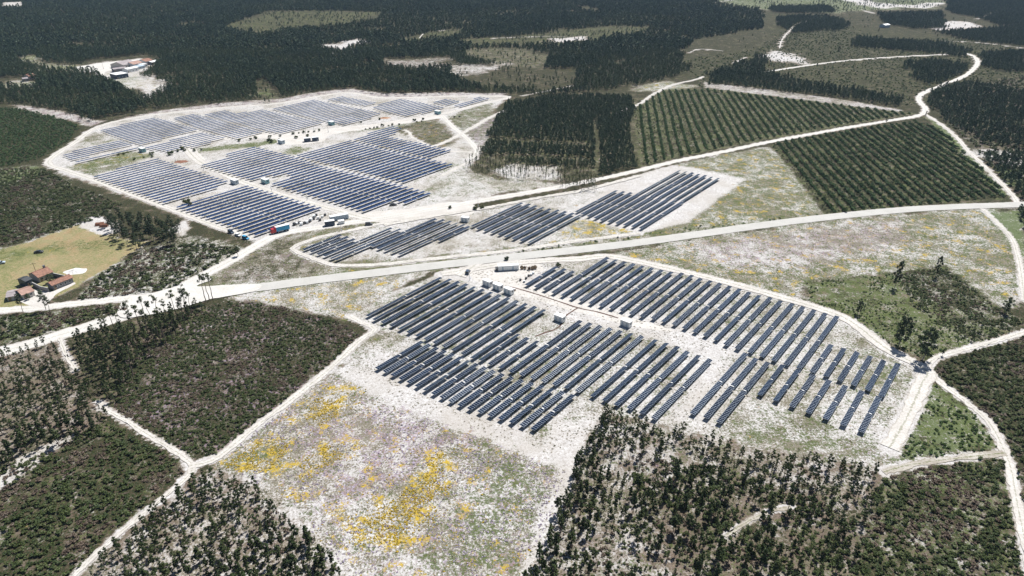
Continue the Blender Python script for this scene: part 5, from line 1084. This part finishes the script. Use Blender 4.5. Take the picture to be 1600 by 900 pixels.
# workshops in the forest clearing
for a in [((178, 122.5), (196, 119.5), 15, 4.5, 'navy', 'roofw', 'warehouse', 'white flat roofed warehouse with dark walls in the forest clearing', True, .5),
          ((196, 113.5), (213, 110), 9, 4, 'white', 'roofw', 'workshop_hall', 'long low white hall behind the flat roofed warehouse', False, 1),
          ((177, 112.5), (196, 110), 8, 3.5, 'greywall', 'greyroof', 'workshop_hall', 'grey roofed hall left of the long white hall', False, 1),
          ((184, 106.5), (203, 102), 20, 4, 'stucco', 'greyroof', 'big_barn', 'big pale grey gabled barn by the gravel yard', False, 3),
          ((203, 105), (217, 101.5), 13, 3.5, 'white', 'terra2', 'workshop_house', 'faded terracotta roofed house in the workshop cluster', False, 2),
          ((210, 108.5), (223, 106), 9, 3, 'pale', 'pale', 'workshop_hall', 'blue roofed hall in front of the faded terracotta house', False, 1),
          ((219, 105), (228, 103.5), 8, 3, 'white', 'roofw', 'workshop_shed', 'small white shed between the blue and the red roofs', True, 1),
          ((222, 101), (233, 98.5), 14, 4, 'white', 'terra', 'workshop_house', 'bright red roofed house at the right of the workshops', False, 2),
          ((234, 101), (247, 98), 9, 3, 'greywall', 'roofw', 'workshop_shed', 'white roofed shed at the far right end of the workshops', False, .7)]:
    house(a[0], a[1], a[2], a[3], a[4], a[5], a[6], a[7], 'building', a[9], a[8])
house((43, 124.5), (53, 122.5), 8, 4, 'stucco', 'terra', 'forest_house', 'lone terracotta roofed house in the forest at the far left', 'house', 1.8)
house((36, 127), (44, 126), 7, 3, 'greywall', 'greyroof', 'forest_shed', 'grey shed in front of the lone forest house', 'shed', .8, windows=1)
house((1378, 43), (1386, 42), 10, 4, 'pale', 'roofw', 'hill_house', 'pale house among trees on the far hillside at the top right', 'house', 1.5)

# ---------------------------------------------------------------- vehicles
def wheel(t, x, y, r=.36, w=.24):
    o = MB().cyl((x, y-w/2, r), (x, y+w/2, r), r, n=12).build('wheel', M['black'], t); MB().cyl((x, y-w/2-.01, r), (x, y+w/2+.01, r), r*.5, n=8).build('rim', M['alu'], o)
def car(px, py, rz, paint, name, label, cat='car', van=False):
    t = empty(name, (*at(px, py), 0), rz); tag(t, label, cat); h = 1.9 if van else 1.45
    MB().prism([(-2.2, .35), (2.2, .35), (2.25, .8), (1.5, .98), (-2.2, 1.0)], -.9, .9).build('body', paint, t)
    p = [(-2.15, 1.003), (1.35, 1.003), (.7, h), (-2.0, h)] if van else [(-1.5, 1.003), (1.1, 1.003), (.5, h), (-1.0, h)]
    MB().prism(p, -.8, .8).build('cabin', M['glass'], t)
    x0, x1 = (p[3][0]+.05, p[2][0]-.05); MB().box(x0, x1, -.75, .75, h+.002, h+.06).build('roof', paint, t)
    for x in (-1.35, 1.35):
        for y in (-.82, .82): wheel(t, x, y)
    for y in (-.6, .6): MB().box(2.2, 2.27, y-.18, y+.18, .6, .75).build('headlight', M['white'], t)
    return t
car(576.5, 352, .15, M['dgrey'], 'parked_van', 'dark van parked on the plant road verge by the gate', 'van', True)
car(61, 395, .2, M['dgrey'], 'parked_car', 'dark car standing alone in the middle of the ochre field')
car(1, 412, .4, M['pale'], 'parked_car', 'pale car at the left edge of the ochre field')
car(731, 427, 1.35, M['navy'], 'parked_pickup', 'dark vehicle standing alone on the white sand by the front gate', 'van', True)
car(614.5, 321, .2, M['dgrey'], 'parked_car', 'small dark car beside the last rows above the plant road', 'car')
car(361, 364, -.7, M['navy'], 'parked_van', 'dark blue van at the head of the line on the perimeter track', 'van', True)
car(372, 368.5, -.6, M['white'], 'parked_car', 'white car between the two vans on the perimeter track')
car(384, 373.5, -.5, M['blue'], 'parked_van', 'bright blue van at the corner of the perimeter track', 'van', True)
car(138, 104.5, .1, M['dgrey'], 'parked_car', 'tiny dark car on the yard left of the workshops')
car(112, 106.5, .1, M['dgrey'], 'parked_car', 'tiny dark car at the forest end of the workshop yard')
# truck
c, L, rz = heading((423, 366), (452, 359)); t = empty('lorry', c, rz+math.pi); tag(t, 'red cabbed lorry with blue sided white topped trailer below the tracker rows', 'lorry')
MB().box(-5.6, 2.3, -1.25, 1.25, 1.1, 3.7).build('trailer_box', M['blue'], t); MB().box(-5.65, 2.35, -1.3, 1.3, 3.702, 3.82).build('trailer_roof', M['white'], t)
MB().box(2.303, 2.9, -1.26, 1.26, 1.0, 3.75).build('bulkhead', M['red'], t)
MB().prism([(3.1, .6), (5.2, .6), (5.2, 2.0), (4.9, 3.0), (3.1, 3.1)], -1.2, 1.2).build('cab', M['red'], t)
MB().prism([(5.21, 1.9), (5.23, 1.9), (4.98, 2.8), (4.96, 2.8)], -1.05, 1.05).build('windscreen', M['glass'], t)
MB().box(-5.5, 5.0, -.5, .5, .7, 1.0).build('chassis', M['dgrey'], t)
for x in (-4.6, -3.4, 1.4, 4.3):
    for y in (-1.05, 1.05): wheel(t, x, y, .5, .3)
# cable drums beside the site office
for i, (px, py) in enumerate([(815.5, 420.5), (820.5, 420.8), (826.5, 421.5), (832, 420.8), (836, 420)]):
    t = empty('cable_drum', (*at(px, py), 0), .5+i*.7); tag(t, f'{ordinal(i)} wooden cable drum from the left in the row by the site office', 'cable drum', 'cable drums by the site office')
    for y in (-.45, .45): MB().cyl((0, y-.05, .95), (0, y+.05, .95), .95, n=18).build('flange', M['wood'], t)
    MB().cyl((0, -.4, .95), (0, .4, .95), .6, n=14).build('core', M['black'], t)
# pallets and crates in the yards
rs = np.random.default_rng(77)
def crate(px, py, m, s, lab, grp, dark):
    t = empty('pallet_stack', (*at(px, py), 0), rs.random()*3); tag(t, lab, 'pallet stack', grp)
    p = MB()
    for k in (-.5, 0, .5): p.box(-.6*s, .6*s, k*s-.06, k*s+.06, 0, .12)
    p.box(-.6*s, .6*s, -.6*s, .6*s, .122, .18).build('pallet', M['wood'], t)
    MB().box(-.55*s, .55*s, -.55*s, .55*s, .183, .183+1.0*s).build('load', m, t)
    MB().box(-.57*s, .57*s, -.57*s, .57*s, .185+1.0*s, .25+1.0*s).build('cover', M['white'] if not dark else M['dgrey'], t)
spots = [(460, 352), (464, 351), (468, 349.5), (471, 352), (476, 350), (480, 349), (484, 347.5), (486, 345), (490, 343), (491, 340), (494, 337.5), (497, 342), (500, 345), (504, 340), (508, 337)]
for i, (px, py) in enumerate(spots):
    d = i % 2 == 0; crate(px, py, M['dgrey'] if d else M['white'], 1+.5*rs.random(), f"{'dark' if d else 'white'} wrapped pallet, {ordinal(i)} from the lorry in the line of pallets", 'pallets behind the lorry', d)
for i, (px, py) in enumerate([(813, 438.5), (819, 441), (826, 432), (830, 430.5), (822, 436), (833, 428)]):
    crate(px, py, M['pale'] if i % 2 else M['dgrey'], .8, f"{'pale' if i % 2 else 'dark'} pallet load, {ordinal(i)} of the six at the end of the short trio", 'pallets by the short trio', i % 2 == 0)
for i, (px, py) in enumerate([(801, 455), (799, 456.5), (804, 454)]):
    crate(px, py, M['brick'] if i else M['dgrey'], .8, ['dark pallet against the rightmost white cabin', 'brown pallet load below the rightmost white cabin', 'brown pallet load furthest out beside the rightmost white cabin'][i], 'pallets by the cabin', False)
# stone ring, sand heap, log pile
def mound(px, py, rx, ry, h, m, name, lab, cat, rz=0.0, seed=0):
    rs_ = np.random.default_rng(seed); V = [(0, 0, h)]; F = []; n = 22; R_ = 5; ph = rs_.random(3)*6
    for r in range(1, R_+1):
        for k in range(n):
            a = 6.2832*k/n; w = 1+.12*math.sin(2*a+ph[0])+.08*math.sin(5*a+ph[1])+rs_.normal(0, .02); q = r/R_
            V.append((rx*q*w*math.cos(a), ry*q*w*math.sin(a), h*(math.cos(q*math.pi)*.5+.5)*(1+rs_.normal(0, .12))-.02*(r == R_)))
    for k in range(n): F.append((0, 1+k, 1+(k+1) % n))
    for r in range(R_-1):
        for k in range(n): a = 1+r*n+k; b = 1+r*n+(k+1) % n; F.append((a, a+n, b+n, b))
    o = link(name, newmesh(name, V, F, [m]), None, (*at(px, py), 0), rz); return tag(o, lab, cat)
whs = mat('heaped_white_sand', (.66, .64, .61), .95, nscale=.6, nstr=.08)
mound(118, 424, 5.6, 4.2, .9, whs, 'sand_heap', 'bright white sand heap on the ochre grass right of the farmhouse', 'sand heap', .3, 1)
mound(283, 252.5, 4.8, 4.2, .5, M['brick'], 'earth_mound', 'round brown earth mound at the inner track junction', 'mound', 0, 2)
mound(601, 184.5, 5.5, 2.4, .8, mat('orange_earth', (.42, .19, .07), .95, nscale=.5, nstr=.2), 'earth_heap', 'orange earth heap beside the upper lane of the far plant', 'earth heap', 0, 3)
for i, (px, py, rz, lab) in enumerate([(156, 351.5, .3, 'left log pile on the white sand by the ochre field'), (163, 353.5, .2, 'right log pile on the white sand beside the eucalyptus grove')]):
    t = empty('log_pile', (*at(px, py), 0), rz); tag(t, lab, 'log pile')
    for r in range(3):
        for k in range(7-r): MB().cyl((-2.2, (k-3+.5*r)*.52, .26+r*.44), (2.2, (k-3+.5*r)*.52, .26+r*.44), .25, n=7).build('log', M['brick'], t)
# masts and power poles
def pole(px, py, h, r, lab, grp, arm=False, m='alu'):
    t = empty('power_pole' if arm else 'camera_mast', (*at(px, py), 0), .5); tag(t, lab, 'pole' if arm else 'mast', grp)
    MB().cyl((0, 0, -.3), (0, 0, h), r, r*.6, 8).build('shaft', M[m], t)
    if arm:
        MB().box(-1.3, 1.3, -.07, .07, h-.6, h-.45).build('crossarm', M['wood'], t)
        for k in (-1.1, 0, 1.1): MB().cyl((k, 0, h-.44), (k, 0, h-.15), .06, n=6).build('insulator', M['white'], t)
    else:
        MB().box(-.15, .35, -.1, .1, h+.002, h+.25).build('camera', M['white'], t)
        MB().box(.1, .35, -.2, .2, .9, 1.5).build('control_box', M['pale'], t)
for px, py, h, lab in [(478, 209, 12, 'left of the three tall masts behind the bush row'), (491, 206.5, 12, 'middle of the three tall masts behind the bush row'), (513, 207, 7.5, 'right of the three tall masts, beside the pale green cabin'),
                       (496, 222, 4, 'short white mast at the corner of the right navy container'), (533.5, 362, 6, 'mast standing by the plant road behind the track bend'), (318.5, 266, 4, 'upper camera mast on the inner lane of the far plant'),
                       (424.5, 299, 4, 'middle camera mast on the inner lane of the far plant'), (480, 313, 4, 'lower camera mast on the inner lane of the far plant'), (722, 203, 7, 'mast by the last block beside the right perimeter lane'),
                       (747, 324, 5, 'mast between the two bushes above the white cabin'), (322, 297, 3, 'short mast on the bare strip between two far blocks'), (274.5, 253, 3.5, 'short mast just left of the brown mound'),
                       (734, 438, 2.4, 'short post on the sand left of the three white cabins')]:
    pole(px, py, h, .13, lab, 'masts of the plants')
for px, py, h, lab in [(1429, 86, 12, 'power pole in the pine belt, left of the pair'), (1440, 80, 9, 'power pole in the pine belt, right of the pair'), (1490, 77, 11, 'power pole at the end of the pine belt by the forest road'), (1317, 96, 12, 'power pole beside the hillside track'),
                       (1517, 37, 10, 'power pole near the pinkish bare patch at the top right'), (1201, 107, 11, 'power pole at the start of the hillside track'), (57, 427, 6, 'dark pole behind the farmhouse roof'), (894, 140, 12, 'power pole in the brown clearing above the middle wood'),
                       (196, 110, 9, 'pole in the middle of the workshop buildings'), (162, 108, 9, 'pole on the gravel yard left of the workshops')]:
    pole(px, py, h, .16, lab, 'power poles', True, 'wood')



# ---------------------------------------------------------------- air
hm = bpy.data.materials.new('haze_air'); hm.use_nodes = True; nt = hm.node_tree
for q in list(nt.nodes):
    if q.type == 'BSDF_PRINCIPLED': nt.nodes.remove(q)
pv = nt.nodes.new('ShaderNodeVolumePrincipled'); pv.inputs['Color'].default_value = (.50, .70, 1, 1); pv.inputs['Density'].default_value = .00005; pv.inputs['Anisotropy'].default_value = .1
nt.links.new(pv.outputs[0], [q for q in nt.nodes if q.type == 'OUTPUT_MATERIAL'][0].inputs['Volume'])
tag(MB().box(-12500, 12500, -6500, 14500, -1, 168).build('haze', hm), kind='stuff')
